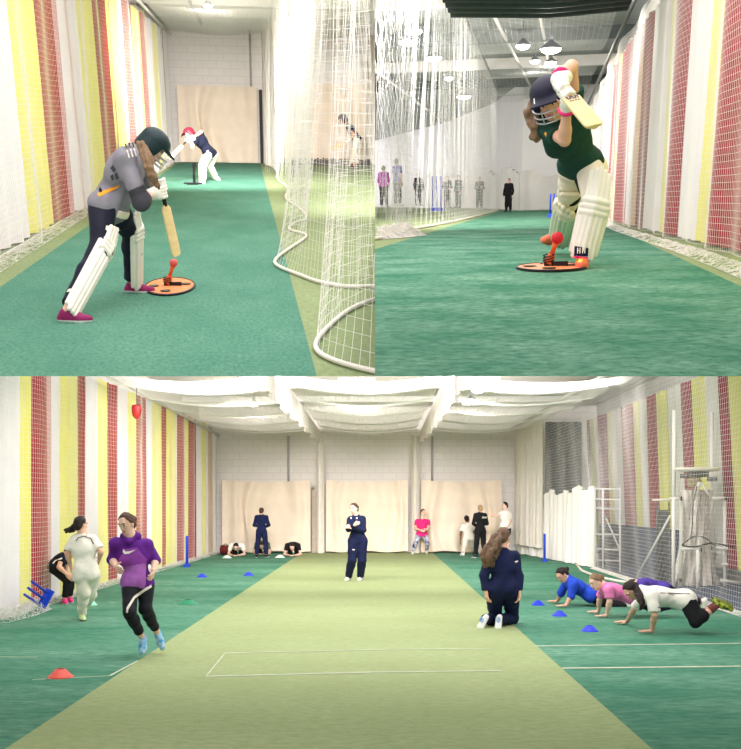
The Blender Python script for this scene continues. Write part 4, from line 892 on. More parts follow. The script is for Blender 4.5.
# ------------------------------------------------------------------ equipment
ORG = mat('disc_orange', (240, 140, 84), .55, .08, 6); ORGD = mat('tee_orange', (222, 92, 40), .5)
def cone(R, label, p, r=.10, h=.06, m=None, group=None):
    root = empty('marker_cone', R, p); mb = MB(); p = np.asarray(p, float)
    o_ = [(r, .0), (r, .006), (r * .86, .012), (r * .34, h), (r * .30, h), (r * .80, .004)]
    n = 24; vs = [p + V(a * math.cos(2 * math.pi * k_ / n), a * math.sin(2 * math.pi * k_ / n), z) for a, z in o_ for k_ in range(n)]
    f = [(i * n + k_, i * n + (k_ + 1) % n, (i + 1) * n + (k_ + 1) % n, (i + 1) * n + k_) for i in range(5) for k_ in range(n)]
    mb.add(vs, f); o = mb.build('marker_cone', m, R, p, None, True); bpy.data.objects.remove(root); tag(o, label, 'marker cone', group); return o
def disc(R, label, p, rx, ry, tee_h, ball=None, yaw=0., lean=(0, 0, 1), ballr=.036):
    """Batting tee: thin oval orange plate with a black rim and cut-outs, a stalk on a black foot."""
    p = np.asarray(p, float); root = empty('batting_tee', R, p); n = 48
    def ring(s, z): return [p + V(rx * s * math.cos(t), ry * s * math.sin(t), z) for t in np.linspace(0, 2 * math.pi, n, endpoint=False)]
    mb = MB(); vs = ring(1, .0) + ring(1, .016) + ring(.93, .018) + ring(.93, 0); f = [(i * n + k_, i * n + (k_ + 1) % n, (i + 1) * n + (k_ + 1) % n, (i + 1) * n + k_) for i in range(3) for k_ in range(n)]; mb.add(vs, f); mb.build('rim', RUB, R, p, root)
    mb = MB(); vs = ring(.935, .014) + ring(.02, .017); mb.add(vs, [(k_, (k_ + 1) % n, n + (k_ + 1) % n, n + k_) for k_ in range(n)]); mb.build('plate', ORG, R, p, root)
    for (a, s0, w) in ((.2, .62, .15), (1.9, .66, .13), (3.3, .62, .15), (4.6, .64, .15)):
        c = p + V(rx * s0 * math.cos(a), ry * s0 * math.sin(a), .019); mb = MB(); mb.lathe(c, [(w * rx * 1.3, 0), (w * rx * 1.3, .003)], 18, sy=ry / rx * .6); mb.build('hole_edge', RUB, R, p, root)
        mb = MB(); mb.lathe(c + V(0, 0, .0025), [(w * rx * .75, 0), (w * rx * .75, .002)], 14, sy=ry / rx * .5); mb.build('hole', mat('hole_green', (88, 120, 84), .9), R, p, root)
    mb = MB(); mb.box(p + V(.05 * rx / .23, -.01, .03), (.055, .02, .016)); mb.box(p + V(-.02, 0, .03), (.03, .03, .015)); mb.build('foot', RUB, R, p, root)
    l = nrm(lean); b = p + V(-.02, 0, .03); zz = np.linspace(0, 1, 13); mb = MB()
    mb.tube([b + V(0, 0, .0) + l * tee_h * z * .45 for z in zz], [.034 - .014 * z + .004 * (i % 2) for i, z in enumerate(zz)], 12); mb.build('spring_base', ORGD, R, p, root, smooth=True)
    mb = MB()
    for q in range(3): mb.tube([b + V(.036 * math.cos(t * 2.1 + q * 2.1), .036 * math.sin(t * 2.1 + q * 2.1), .01 + .05 * t / 3) for t in np.linspace(0, 3, 14)], .004, 5)
    mb.build('coil', RUB, R, p, root)
    mb = MB(); t1 = b + l * tee_h; mb.tube([b + l * tee_h * .4, b + l * tee_h * .8, t1], [.017, .014, .022], 12); mb.build('stalk', ORGD, R, p, root, smooth=True)
    tag(root, label, 'batting tee')
    if ball is not None:
        c = t1 + l * (ballr * .9); mb = MB(); mb.lathe(c, [(ballr * math.sin(a), -ballr * math.cos(a)) for a in np.linspace(.02, math.pi - .02, 16)], 24); o = mb.build('ball', ball[0], R, c, None, True); tag(o, ball[1], 'ball')
    return root
REDB = mat('ball_red', (206, 36, 48), .5)
# ================================================================== VIEW ONE people and kit
disc(R1, 'round orange batting tee plate beside the purple shoe of the grey shirted batter', R1.fl(170, 287), .225, .50, .16, (mat('ball_pink', (214, 92, 88), .5, .1, 9), 'reddish ball on the tee struck by the grey shirted batter'), lean=(.35, 0, 1))
stumps(R1, 'blue stumps at the end of the left lane behind the far batter', R1.fl(221, 161.5), 1.0, 0, gap=.11, S=1.15)
stumps(R1, 'blue stumps behind the divider net beside the waiting batter', R1.fl(335, 163), 1.1, .2, gap=.11, S=1.15)
GREY = mat('shirt_grey', (134, 132, 140), .8, .18, 9, .9, 14); GREYD = mat('shirt_dark_grey', (66, 66, 74), .8, .2, 9, .3, 30); SGOLD = mat('shirt_gold', (224, 160, 44), .7); NVT = mat('tights_navy', (13, 19, 42), .7, .3, 12, .25, 26)
MAG = mat('shoe_magenta', (150, 30, 96), .6, .15, 30)
Y0 = R1.fl(108, 304)[1]
J = dict(hd=(152, 146.5, .15), nk=(135.5, 154.5, .1), sr=(123.5, 161, -.12), sl=(137, 157, .25), er=(142, 201, -.2), el=(151, 183, .3), wr=(155.5, 193, -.02), wl=(158, 187, .15),
         hr=(103, 209, -.08), hl=(113, 209, .18), kr=(101, 248, -.30), kl=(132, 231, .42), ar=(66, 311.5), al=(132, 283.5), tr=(83, 326), tl=(150, 287))
def gz(X, info):
    g = info['g']; m = np.zeros(len(X), int); h = (X - (g['hl'] + g['hr']) / 2) @ info['up']; sd = (X - g['sr']) @ info['fr']
    m[(np.linalg.norm(X - g['er'], axis=1) < .12) | (np.linalg.norm(X - (g['er'] + g['wr']) / 2, axis=1) < .1)] = 1
    return m
b1 = person(R1, 'batter in grey shirt and dark helmet bending over the orange tee in purple shoes', Y0, J, face=(.8, .25, -.75), hup=(.55, .1, .75), S=1.0, res=.0075, hairstyle='none', skin=SKP,
            shirt=[GREY, GREYD, SGOLD], sl=1.35, hem=.12, sloose=.03, chest=1.12, pants=NVT, pl=1.9, loose=.016, shoe=MAG, zones=gz, wob=.012, foot_dir=dict(r=(1, -.15, 0), l=(1, -.1, 0)),
            grips=dict(r=(R1.at(161.5, 192, Y0 + .01), (.2, -1, .3)), l=(R1.at(161, 184.5, Y0 + .03), (.2, -1, .3))))
helmet(b1, mat('helmet_dark_green', (18, 42, 46), .45), S=1.0)
add_child(b1, 'hair', strands([R1.at(141, 144, Y0 - .14), R1.at(145, 158, Y0 - .20), R1.at(151, 172, Y0 - .24), R1.at(157.5, 188, Y0 - .22)], [.03, .034, .03, .012], 8, 5), HL, wob=.005, wf=70)
pad(b1, 'r', (1, .2, .35), straps=False, top=.15, w=1.0); pad(b1, 'l', (1, -.2, .1), straps=False, top=.15)
for q, hh in (('r', ((.24, 'band'), (.56, 'band'), (.86, 'band'))), ('l', ((.3, 'band'), (.62, 'band')))):
    k_, a_ = b1['g']['k' + q], b1['g']['a' + q]
    for t, _ in hh:
        c = a_ * (1 - t) + k_ * t; ax = nrm(k_ - a_); add_child(b1, 'pad_strap', [cap(c - ax * .018, c + ax * .018, .064, .064, .005, cuts=[(c + ax * .018, ax), (c - ax * .018, -ax)])], PADC if q == 'r' else mat('strap_grey', (150, 152, 160), .7))
for q, t in (('r', .62), ('l', .5)):
    h_, k_ = b1['g']['h' + q], b1['g']['k' + q]; c = h_ * (1 - t) + k_ * t; ax = nrm(k_ - h_); add_child(b1, 'thigh_strap', [cap(c - ax * .022, c + ax * .022, .094, .088, .005, cuts=[(c + ax * .022, ax), (c - ax * .022, -ax)])], CREAMW)
c = (b1['g']['hl'] + b1['g']['hr']) / 2 + b1['up'] * .02; add_child(b1, 'waist_strap', [cap(c - b1['side'] * .06 - b1['up'] * .02, c + b1['side'] * .06 - b1['up'] * .02, .168, .168, .02, b1['fr'], 1.1, [(c + b1['up'] * .025, b1['up']), (c - b1['up'] * .03, -b1['up'])])], CREAMW)
decal(b1, b1['shirt'], [[(97, 194), (100, 191.5), (120, 185), (118, 188), (103, 195), (99, 196.5)]], SGOLD, 'gold_flash')
decal(b1, b1['shirt'], [[(98, 189), (100.5, 186.5), (102.5, 191), (100, 193.5)]], BLACK, 'side_patch')
decal(b1, b1['shirt'], [[(x, y), (x + 1.6, y - .6), (x + 5.6, y + 14), (x + 4, y + 14.6)] for x, y in ((124.5, 143.5), (128, 142.5), (131.5, 142))], WHITE, 'shoulder_stripe')
decal(b1, b1['shirt'], [[(110, 168), (113, 165), (116, 170), (114, 173)], [(114, 174), (117, 172), (119, 178), (116, 180)], [(110, 176), (113, 174), (114.5, 179), (112, 181)]], GREYD, 'back_mark')
gb = b1['g']; gt = R1.at(161, 186, Y0 + .02); gtoe = R1.at(177, 256, Y0 + .1)
bat(R1, 'pale willow bat swung down to the orange tee by the batter in the grey shirt', gt - nrm(gtoe - gt) * .06, gtoe, (.75, -.65, .1), width=.095)
ax = nrm(gtoe - gt); glove(b1, 'r', R1.at(161.5, 192, Y0 + .01), ax, PAD, back=(.2, -1, .3)); glove(b1, 'l', R1.at(161, 184.5, Y0 + .03), ax, PAD, back=(.2, -1, .3))
# far batter swinging, in a navy shirt
Y0 = R1.fl(207, 181)[1]
J = dict(hd=(189.5, 134, 0), nk=(195, 137.5, 0), sr=(196, 139.5, -.22), sl=(200.5, 134.5, .1), er=(192, 147.5, -.3), el=(201, 132, -.15), wr=(190, 141, -.32), wl=(193, 137.5, -.3),
         hr=(208, 154, -.12), hl=(213, 155, .12), kr=(203, 166, -.15), kl=(209.5, 166, .2), ar=(203.2, 180.3), al=(215.5, 176, .4), tr=(199.5, 182), tl=(217.5, 178, .3))
b2 = person(R1, 'far batter in navy shirt and maroon helmet swinging a bat before the cream curtain', Y0, J, face=(-.8, -.4, -.3), S=1.05, res=.013, hairstyle='none', shirt=NAVYD, sl=.6, hem=.08, sloose=.02, pants=WHITE, pl=1.9, loose=.015, shoe=WHITE, grips=dict(r=(R1.at(187.5, 140.5, Y0 - .36), (0, -1, .3)), l=(R1.at(189.5, 138.5, Y0 - .34), (0, -1, .3))))
helmet(b2, mat('helmet_maroon', (112, 22, 44), .45)); pad(b2, 'r', (-1, -.5, .1), PADC, top=.18); pad(b2, 'l', (-.9, -.6, .1), PADC, top=.18)
gt = R1.at(189.5, 138, Y0 - .34); gtoe = R1.at(169, 159, Y0 - .7); bat(R1, 'bat of the far navy shirted batter, pointing down and left at shoulder height', gt, gtoe, (-.4, -.7, .5), width=.12); ax = nrm(gtoe - gt)
glove(b2, 'r', R1.at(187.5, 140.5, Y0 - .36), ax, PAD, back=(0, -1, .3)); glove(b2, 'l', R1.at(189.5, 138.5, Y0 - .34), ax, PAD, back=(0, -1, .3))
p = R1.fl(193, 184.5); root = empty('tee_stand', R1, p); mb = MB(); mb.box(p + V(0, 0, .02), (.12, .12, .02)); mb.tube([p + V(-.2, 0, .03), p + V(.2, 0, .03)], .02, 6); mb.build('base', RUB, R1, p, root)
mb = MB(); mb.tube([p + V(.03, 0, .02), p + V(.03, 0, .25), p + V(.05, 0, .45)], [.03, .025, .045], 8); mb.build('stem', RUB, R1, p, root); tag(root, 'small black batting tee stand at the feet of the far batter', 'batting tee')
# waiting batter behind the divider net
Y0 = R1.fl(354, 167)[1]
J = dict(hd=(343, 119.5, 0), nk=(346.5, 124.5, 0), sr=(348, 126.5, -.2), sl=(351, 127, .2), er=(353.5, 134.5, -.25), el=(352, 134, .15), wr=(349.3, 140.2, -.25), wl=(348.3, 140.8, .0),
         hr=(356, 140, -.15), hl=(358.5, 140, .15), kr=(354, 152, -.2), kl=(357.5, 152, .12), ar=(352, 165), al=(356.5, 164.6), tr=(347, 166), tl=(351.5, 165.8))
b3 = person(R1, 'batter in black shirt and helmet waiting bent over a lowered bat behind the divider net', Y0, J, face=(-1, -.1, -.35), S=1.12, res=.014, hairstyle='none', shirt=NAVYD, sl=.55, hem=.04, sloose=.015, pants=WHITE, pl=1.9, loose=.01, shoe=mat('shoe_dark_red', (96, 26, 34), .6), grips=dict(r=(R1.at(348, 141, Y0 - .2), (0, -1, .3)), l=(R1.at(346, 142, Y0 - .22), (0, -1, .3))))
helmet(b3, mat('helmet_black', (22, 24, 34), .45)); pad(b3, 'r', (-1, -.3, .1), PADC, top=.2); pad(b3, 'l', (-1, -.3, .1), PADC, top=.2)
gt = R1.at(350, 139.8, Y0 - .15); gtoe = R1.at(331.5, 149, Y0 - .5); bat(R1, 'bat held low by the waiting batter behind the divider net', gt, gtoe, (-.3, -.8, .4), width=.11, gripm=RUB); ax = nrm(gtoe - gt)
glove(b3, 'r', R1.at(348, 141, Y0 - .2), ax, PAD, back=(0, -1, .3)); glove(b3, 'l', R1.at(346, 142, Y0 - .22), ax, PAD, back=(0, -1, .3))

# ================================================================== VIEW TWO people and kit
disc(R2, 'orange batting tee plate holding a red ball at the feet of the green shirted batter', R2.fl(551.5, 268.3), .232, .40, .135, (REDB, 'bright red ball balanced on the tee before the front pad'), lean=(.32, 0, 1), ballr=.040)
stumps(R2, 'blue stumps at the end of the front lane beyond the green shirted batter', R2.fl(553.5, 217.3), .52, 0, gap=.08)
stumps(R2, 'blue stumps behind the left net beside the standing tracksuit group', R2.fl(436.5, 211), .95, .1, gap=.12, S=1.4)
GRN = mat('shirt_bottle_green', (14, 62, 52), .8, .2, 10, .9, 12); OSH = mat('shoe_orange_pink', (240, 116, 84), .6, .1, 20); YSH = mat('shoe_yellow', (232, 226, 88), .6); PINK = mat('glove_pink', (236, 44, 128), .6)
Y0 = R2.fl(580, 268)[1]
J = dict(hd=(549.5, 100, -.02), nk=(560, 120, .06), sr=(548.5, 130.5, .02), sl=(576, 127, .10), er=(564.5, 140, -.20), el=(571.5, 66.5, -.10), wr=(567, 106, -.30), wl=(561, 78, -.26),
         hr=(573, 168, .45), hl=(592, 167, .30), kr=(569, 205, .75), kl=(594.5, 208, .05), ar=(561, 237, 1.75), al=(582.5, 256), tr=(549, 247, 1.35), tl=(579.5, 268.5))
def gz2(X, info): return np.zeros(len(X), int)
b4 = person(R2, 'batter in bottle green shirt and navy helmet driving forward with raised bat', Y0, J, face=(-.12, -.92, -.42), hup=(-.28, -.25, .9), S=1.0, res=.0072, hair=HB, hairstyle='none', shirt=[GRN], sl=.62, hem=.0, sloose=.008, wob=.01, pants=CREAMW, pl=1.0, loose=.006, shoe=OSH, sole=mat('sole_pink', (240, 170, 150), .6), foot_dir=dict(r=(-.6, -.8, 0)),
            chest=.9, grips=dict(r=(R2.at(566.5, 94, Y0 - .36), (.2, -.9, .4)), l=(R2.at(562, 86.5, Y0 - .33), (.1, -.8, .6))), skin=SK)
h4 = helmet(b4, mat('helmet_navy', (14, 18, 42), .6), S=1.02)
add_child(b4, 'hair', strands([R2.at(538, 104, Y0 + .06), R2.at(534, 116, Y0 + .04), R2.at(536.5, 128, Y0 + .02), R2.at(535, 140, Y0 + .02)], [.03, .04, .03, .016], 10, 4) + strands([R2.at(536, 108, Y0 + .03), R2.at(531, 116, Y0 + .03), R2.at(527, 121, Y0 + .04)], [.02, .02, .01], 4, 8), HL, wob=.008, wf=60)
g = b4['g']
add_child(b4, 'under_tights', [cap(g['hr'] * .35 + g['kr'] * .65, g['kr'], .082, .07, .02), cap(g['kr'], g['kr'] * .7 + g['ar'] * .3, .07, .06, .02), cap((g['hl'] + g['hr']) / 2 - V(0, .02, .05), (g['kl'] * .5 + g['hl'] * .5) + V(-.04, .05, 0), .06, .06, .02)], BLACK)
c = g['hr'] * .5 + g['kr'] * .5; ax = nrm(g['hr'] - g['kr'])
add_child(b4, 'thigh_pad', [rbox(c + V(-.005, -.075, .02), (.072, .028, .10), (V(1, 0, 0), nrm(np.cross(ax, V(1, 0, 0))), ax), .02, .01)] + [cap(c + V(-.06, -.10, z), c + V(.06, -.10, z), .018, .018, .006) for z in (-.05, -.01)], PADC)
pad(b4, 'l', (-.05, -1, .05), PAD, w=.94, top=.20); pad(b4, 'r', (-.12, -1, .05), PADC, w=1.0, top=.06)
decal(b4, h4, [[(533.5, 99), (534.5, 98), (535, 104), (534, 104)]], WHITE, 'helmet_badge')
decal(b4, b4['shirt'], [[(544.2, 134), (545.3, 131.5), (546.8, 133.2), (546, 137)]], SGOLD, 'sleeve_crest')
pdl = [o for o in b4['body'].children if o.name.startswith('leg_pad')]
decal(b4, pdl[0], [[(574.5, 246), (588.5, 248), (588, 256.5), (574, 256)]], NAVY, 'instep_patch', .006)
decal(b4, pdl[0], [[(577.2 + dx, 247.6), (578.2 + dx, 247.6), (578 + dx, 253.4), (577 + dx, 253.4)] for dx in (0, 2.4, 5, 7.4)] + [[(577.4, 249.9), (580.4, 250.1), (580.4, 251), (577.4, 250.8)], [(582.4, 248), (583.2, 247.8), (585.2, 253), (584.4, 253.2)]], WHITE, 'pad_lettering', .009)
decal(b4, pdl[0], [[(574.2, 256), (588, 257), (587.7, 258.6), (574, 258)]], PINK, 'instep_stripe', .008)
sh4 = [o for o in b4['body'].children if o.name.startswith('shoe')]
decal(b4, sh4[0], [[(576, 259), (583, 259.4), (582, 262.2), (577, 262)]], YSH, 'laces', .004)
gt = R2.at(558, 82, Y0 - .28); gtoe = R2.at(595, 126, Y0 - .62)
bt, (bax, bfc, bsd, bhl, bL) = bat(R2, 'big willow bat raised in front of the green shirted batter', gt - nrm(gtoe - gt) * .02, gtoe, (.25, -.8, .55), width=.112)
o4 = gt - nrm(gtoe - gt) * .02; mb = MB()
DK = mat('sticker_indigo', (72, 66, 120), .5)
def stk(u0, u1, w0, w1): c0 = o4 + bax * (bhl + (bL - bhl) * (u0 + u1) / 2) + bsd * (w0 + w1) / 2 + bfc * .0125; mb.box(c0, (abs(w1 - w0) / 2, (bL - bhl) * (u1 - u0) / 2, .0012), (bsd, bax, bfc))
for i, w in enumerate((-.036, -.02, -.003, .013, .029)): stk(.10, .17, w, w + .006); stk(.10 + .055 * (i % 2), .115 + .055 * (i % 2), w, w + .013)
for w in (-.03, -.012, .006, .022): stk(.22, .235, w, w + .011)
mb.build('sticker', DK, R2, o4, bt)
glove(b4, 'r', R2.at(566.5, 94, Y0 - .36), bax, PAD, PINK, back=(.2, -.9, .4)); glove(b4, 'l', R2.at(562, 86.5, Y0 - .33), bax, PAD, PINK, back=(.1, -.8, .6))
# people at the back behind the left net
def stand(R, label, x, ytop, yfoot, Y=None, w=1., shirt=BLACK, pants=BLACK, sl=1.95, face=(0, -1, 0), hair=HD, hairstyle='short', skin=SKP, shoe=BLACK, pose='down', res=.02, group=None, stance=.12, hem=.08, dx=0., yz=None, **kw):
    """Upright person between two picture rows; hips, knees and arms at human proportions."""
    if Y is None: Y = R.fl(x, yfoot)[1]
    a = R.at(x, ytop, Y); b = R.at(x, yfoot, Y); H = np.linalg.norm(a - b); S = H / 1.62 * .97; f = nrm(V(*face)); rt = V(f[1], -f[0], 0); z = V(0, 0, 1); B = V(b[0], b[1], b[2])
    pt = dict(hd=B + z * H * .925, nk=B + z * H * .845, sr=B + rt * .165 * S + z * H * .80, sl=B - rt * .165 * S + z * H * .80, hr=B + rt * .085 * S + z * H * .50, hl=B - rt * .085 * S + z * H * .50,
              kr=B + rt * stance * .8 * S + z * H * .27 + f * .03, kl=B - rt * stance * .8 * S + z * H * .27 + f * .01, ar=B + rt * stance * S + z * .075 * S, al=B - rt * stance * S + z * .075 * S)
    pt['tr'] = pt['ar'] + f * .12 + rt * .03; pt['tl'] = pt['al'] + f * .12 - rt * .03
    if pose == 'down': arm = {q: (pt['s' + q] + s_ * rt * .05 - z * .28 * S, pt['s' + q] + s_ * rt * .05 + f * .06 - z * .52 * S) for q, s_ in (('r', 1), ('l', -1))}
    elif pose == 'cross': arm = {q: (pt['s' + q] + s_ * rt * .04 + f * .05 - z * .27 * S, B + z * H * .66 + f * .2 - s_ * rt * .06) for q, s_ in (('r', 1), ('l', -1))}
    elif pose == 'front': arm = {q: (pt['s' + q] + s_ * rt * .07 - z * .26 * S, B + z * H * .60 + f * .2 + s_ * rt * .04) for q, s_ in (('r', 1), ('l', -1))}
    elif pose == 'behind': arm = {q: (pt['s' + q] + s_ * rt * .06 - z * .27 * S, B + z * H * .56 - f * .12 + s_ * rt * .06) for q, s_ in (('r', 1), ('l', -1))}
    for q in 'rl': pt['e' + q], pt['w' + q] = arm[q]
    def topx(P): 
        w_ = R.M @ (P - R.eye); return (PPX + FPX * w_[0] / w_[1] , PPY - FPX * w_[2] / w_[1], P[1] - Y)
    J = {k_: topx(P) for k_, P in pt.items()}
    return person(R, label, Y, J, face=face, S=S, res=res, skin=skin, hair=hair, hairstyle=hairstyle, shirt=shirt, sl=sl, hem=hem, pants=pants, shoe=shoe, group=group, sloose=.012, loose=.01, seed=x, **kw)
PURP = mat('shirt_magenta_purple', (186, 70, 176), .8, .15, 9); BLUV = mat('shirt_violet_blue', (92, 84, 186), .8, .15, 9); TRK = mat('tracksuit_charcoal', (38, 42, 50), .85, .25, 12)
stand(R2, 'person in magenta top and dark leggings standing furthest out behind the left net', 384, 165.5, 207.5, 41, shirt=PURP, sl=1.3, pants=BLACK, shoe=WHITE, face=(.2, .9, 0), hair=HB, res=.022)
stand(R2, 'person in violet blue top with dark bunched hair next to the magenta top', 397.5, 158, 206, 40, shirt=BLUV, sl=.7, pants=BLACK, face=(.6, .7, 0), hair=HD, hairstyle='bun', shoe=WHITE, res=.022)
stand(R2, 'slim person in dark clothes standing alone, partly hidden by the slack white net', 418.5, 172.5, 206, 45, shirt=TRK, pants=TRK, face=(.4, -.9, 0), res=.025)
stand(R2, 'person in charcoal tracksuit standing directly beside the blue stumps behind the left net', 447.3, 175.5, 208, 47, shirt=TRK, pants=TRK, pose='front', face=(.5, -.8, 0), hair=HB, res=.025)
stand(R2, 'taller person in charcoal tracksuit, second along from the blue stumps behind the left net', 458.3, 174.8, 208, 46, shirt=TRK, pants=TRK, pose='down', face=(-.6, -.7, 0), res=.025)
stand(R2, 'person in charcoal tracksuit with folded arms alone before the white sheets', 479.3, 176.6, 208.6, 43, shirt=TRK, pants=TRK, pose='cross', face=(0, -1, 0), hair=HL, res=.025)
stand(R2, 'person in black standing by the net edge nearest the end of the front lane', 508.3, 178, 212.3, 35.2, shirt=BLACK, pants=BLACK, pose='down', face=(-.4, -.9, 0), res=.025)

# ================================================================== VIEW THREE people and kit
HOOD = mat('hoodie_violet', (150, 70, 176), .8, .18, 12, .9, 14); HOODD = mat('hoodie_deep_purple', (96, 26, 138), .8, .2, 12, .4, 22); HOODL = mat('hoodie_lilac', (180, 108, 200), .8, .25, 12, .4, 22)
Y0 = R3.fl(147, 657.5)[1]
J = dict(hd=(127, 523.5, -.02), nk=(130.5, 537, 0), sr=(116, 544.5, -.02), sl=(147, 545.5, .05), er=(112.5, 560, .0), el=(155.5, 560, .10), wr=(116.5, 567, -.22), wl=(153.5, 571, -.08),
         hr=(131, 586, -.02), hl=(145, 586, .03), kr=(129, 612, -.22), kl=(146, 609, -.05), ar=(142, 637, .02), al=(157, 632.5, .25), tr=(140, 651, -.12), tl=(162, 648, .16))
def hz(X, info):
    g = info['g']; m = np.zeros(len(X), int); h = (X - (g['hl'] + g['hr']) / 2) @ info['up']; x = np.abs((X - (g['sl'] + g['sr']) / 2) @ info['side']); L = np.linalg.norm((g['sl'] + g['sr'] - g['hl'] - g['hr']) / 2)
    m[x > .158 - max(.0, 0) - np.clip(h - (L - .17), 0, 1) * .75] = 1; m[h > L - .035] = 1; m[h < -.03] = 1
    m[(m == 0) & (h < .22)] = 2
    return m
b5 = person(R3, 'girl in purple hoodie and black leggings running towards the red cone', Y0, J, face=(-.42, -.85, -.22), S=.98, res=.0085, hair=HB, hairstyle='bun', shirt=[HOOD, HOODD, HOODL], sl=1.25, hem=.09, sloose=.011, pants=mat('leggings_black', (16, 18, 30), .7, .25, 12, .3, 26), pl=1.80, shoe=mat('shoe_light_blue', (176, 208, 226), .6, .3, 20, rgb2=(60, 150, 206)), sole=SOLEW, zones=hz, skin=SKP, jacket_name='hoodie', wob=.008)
g = b5['g']; add_child(b5, 'hood', [cap(g['nk'] + V(-.07, .0, .01), g['nk'] + V(.0, .07, .02), .035, .05, .04), cap(g['nk'] + V(.0, .07, .02), g['nk'] + V(.075, .0, .01), .05, .035, .04), cap(g['nk'] + V(-.065, -.02, 0), g['nk'] + V(0, -.075, -.045), .03, .026, .03), cap(g['nk'] + V(.07, -.01, 0), g['nk'] + V(0, -.075, -.045), .03, .026, .03)], HOODD, wob=.003)
decal(b5, b5['shirt'], [[(123.4, 548.6), (122.6, 552), (124.6, 554.2), (125.4, 551.6)], [(124.6, 554.2), (129.2, 553.6), (129.6, 551.3), (125.4, 551.6)], [(129.2, 553.6), (136, 549.6), (129.6, 551.3)]], WHITE, 'chest_swoosh')
decal(b5, b5['trousers'], [[(151, 584.5), (152, 587), (144, 592), (143, 589.5)], [(143, 589.5), (144, 592), (135, 598.5), (133.5, 596.5)], [(133.5, 596.5), (135, 598.5), (128.5, 609), (126.5, 607.5)], [(126.5, 607.5), (128.5, 609), (127.6, 613), (126, 612.5)]], WHITE, 'leg_stripe', .006)
# girl in whites running away
Y0 = R3.fl(83, 622)[1]
J = dict(hd=(80.5, 524.5, 0), nk=(83, 535.5, 0), sl=(74, 541, 0), sr=(93, 540.5, .05), el=(67.5, 553.5, .02), er=(101, 552, .0), wl=(70.5, 566, .08), wr=(99, 560, .25),
         hl=(80, 574, 0), hr=(92, 574, .05), kl=(84, 594, .06), kr=(91, 594, .25), al=(82, 614.5), ar=(87, 603, .62), tl=(85.5, 620), tr=(88, 609, .72))
b6 = person(R3, 'girl in cricket whites with a swinging dark ponytail running away along the striped curtain', Y0, J, face=(.55, .8, -.1), S=.98, res=.0105, hair=HD, hairstyle='short', pony=[(74, 527, .0, .03), (69, 531, .0, .034), (65, 530, .0, .016)], shirt=WHITE, sl=.72, hem=.10, sloose=.016, pants=CREAMW, pl=1.93, loose=.010, shoe=mat('shoe_lime', (214, 232, 170), .6, .2, 20), sole=BLACK, skin=SK, wob=.014)
decal(b6, b6['shirt'], [[(75.5, 541), (78, 537.3), (78.6, 537.9), (76.2, 541.5)], [(78, 537.3), (84, 535.8), (84, 536.5), (78.6, 537.9)], [(84, 535.8), (91, 538), (90.6, 538.8), (84, 536.5)], [(91, 538), (94, 544), (93.2, 544.4), (90.5, 538.8)]], NAVY, 'shirt_piping', .006)
# crouching girl behind her
Y0 = R3.fl(67, 603)[1]
J = dict(hd=(70.5, 551, .0), nk=(66, 554, .0), sr=(62, 557, -.12), sl=(66, 556, .2), er=(59, 567, -.22), el=(66, 571, .25), wr=(67, 574.5, -.2), wl=(69, 578, .2),
         hr=(53, 567.5, -.1), hl=(54, 566, .15), kr=(68, 580.5, -.12), kl=(70, 582, .15), ar=(64.5, 599), al=(70, 597.5), tr=(70, 604.5), tl=(75, 602.5))
b7 = person(R3, 'crouching girl in black kit and pink shoes half hidden by the girl in whites', Y0, J, face=(.8, -.2, -.55), S=.98, res=.012, hair=HD, shirt=NAVYD, sl=.5, hem=.05, pants=BLACK, pl=1.9, shoe=mat('shoe_hot_pink', (226, 60, 128), .6), skin=SK)
decal(b7, b7['shirt'], [[(51.5, 564), (55, 560), (55.8, 561), (52.5, 565)], [(55, 560), (62, 557.5), (62.2, 558.8), (55.8, 561)]], WHITE, 'side_piping', .006)
# coach with back turned
stand(R3, 'coach in navy tracksuit standing with her back turned before the first cream backdrop', 261.5, 507.2, 557.3, shirt=NAVY, pants=NAVY, face=(.15, 1, 0), hair=HB, pose='front', res=.014, shoe=BLACK, stance=.17)
# two girls holding planks at the far end and the kit beside them
def plank(R, label, x, y, Yb, shirt, hair, w=1., res=.016, ln=1., dirx=0.):
    Y = Yb; c = R.fl(x, y); Y = c[1]; z0 = 0
    def topx(P): w_ = R.M @ (P - R.eye); return (PPX + FPX * w_[0] / w_[1], PPY - FPX * w_[2] / w_[1], P[1] - Y)
    B = V(c[0], Y, 0); pt = dict(hd=B + V(0, -.12, .30), nk=B + V(0, 0, .33), sr=B + V(-.17, .08, .33), sl=B + V(.17, .08, .33), er=B + V(-.24, .02, .07), el=B + V(.24, .02, .07), wr=B + V(-.10, -.20, .05), wl=B + V(.10, -.20, .05),
               hr=B + V(-.09 + dirx, .62 * ln, .30), hl=B + V(.09 + dirx, .62 * ln, .30), kr=B + V(-.1 + dirx * 1.5, .85 * ln, .07), kl=B + V(.1 + dirx * 1.5, .85 * ln, .07), ar=B + V(-.1 + dirx * 1.5, 1.0 * ln, .10), al=B + V(.1 + dirx * 1.5, 1.0 * ln, .10))
    J = {k_: topx(P) for k_, P in pt.items()}
    return person(R, label, Y, J, face=(0, -.8, -.6), hup=(0, -.5, .85), S=1.0, res=res, hair=hair, shirt=shirt, sl=.6, pants=BLACK, pl=1.9, shoe=BLACK, skin=SKP, hem=.06, sloose=.01, hands=dict(l=dict(d=(-.6, -.6, 0), pn=(0, 0, -1), curl=.3), r=dict(d=(.6, -.6, 0), pn=(0, 0, -1), curl=.3)))
plank(R3, 'girl in white top planking on her forearms at the foot of the first cream backdrop', 236.5, 556.5, 0, WHITE, HD, ln=.42)
plank(R3, 'girl in black top planking on her forearms just beside the first net column', 292.5, 556.5, 0, BLACK, HD, ln=.42)
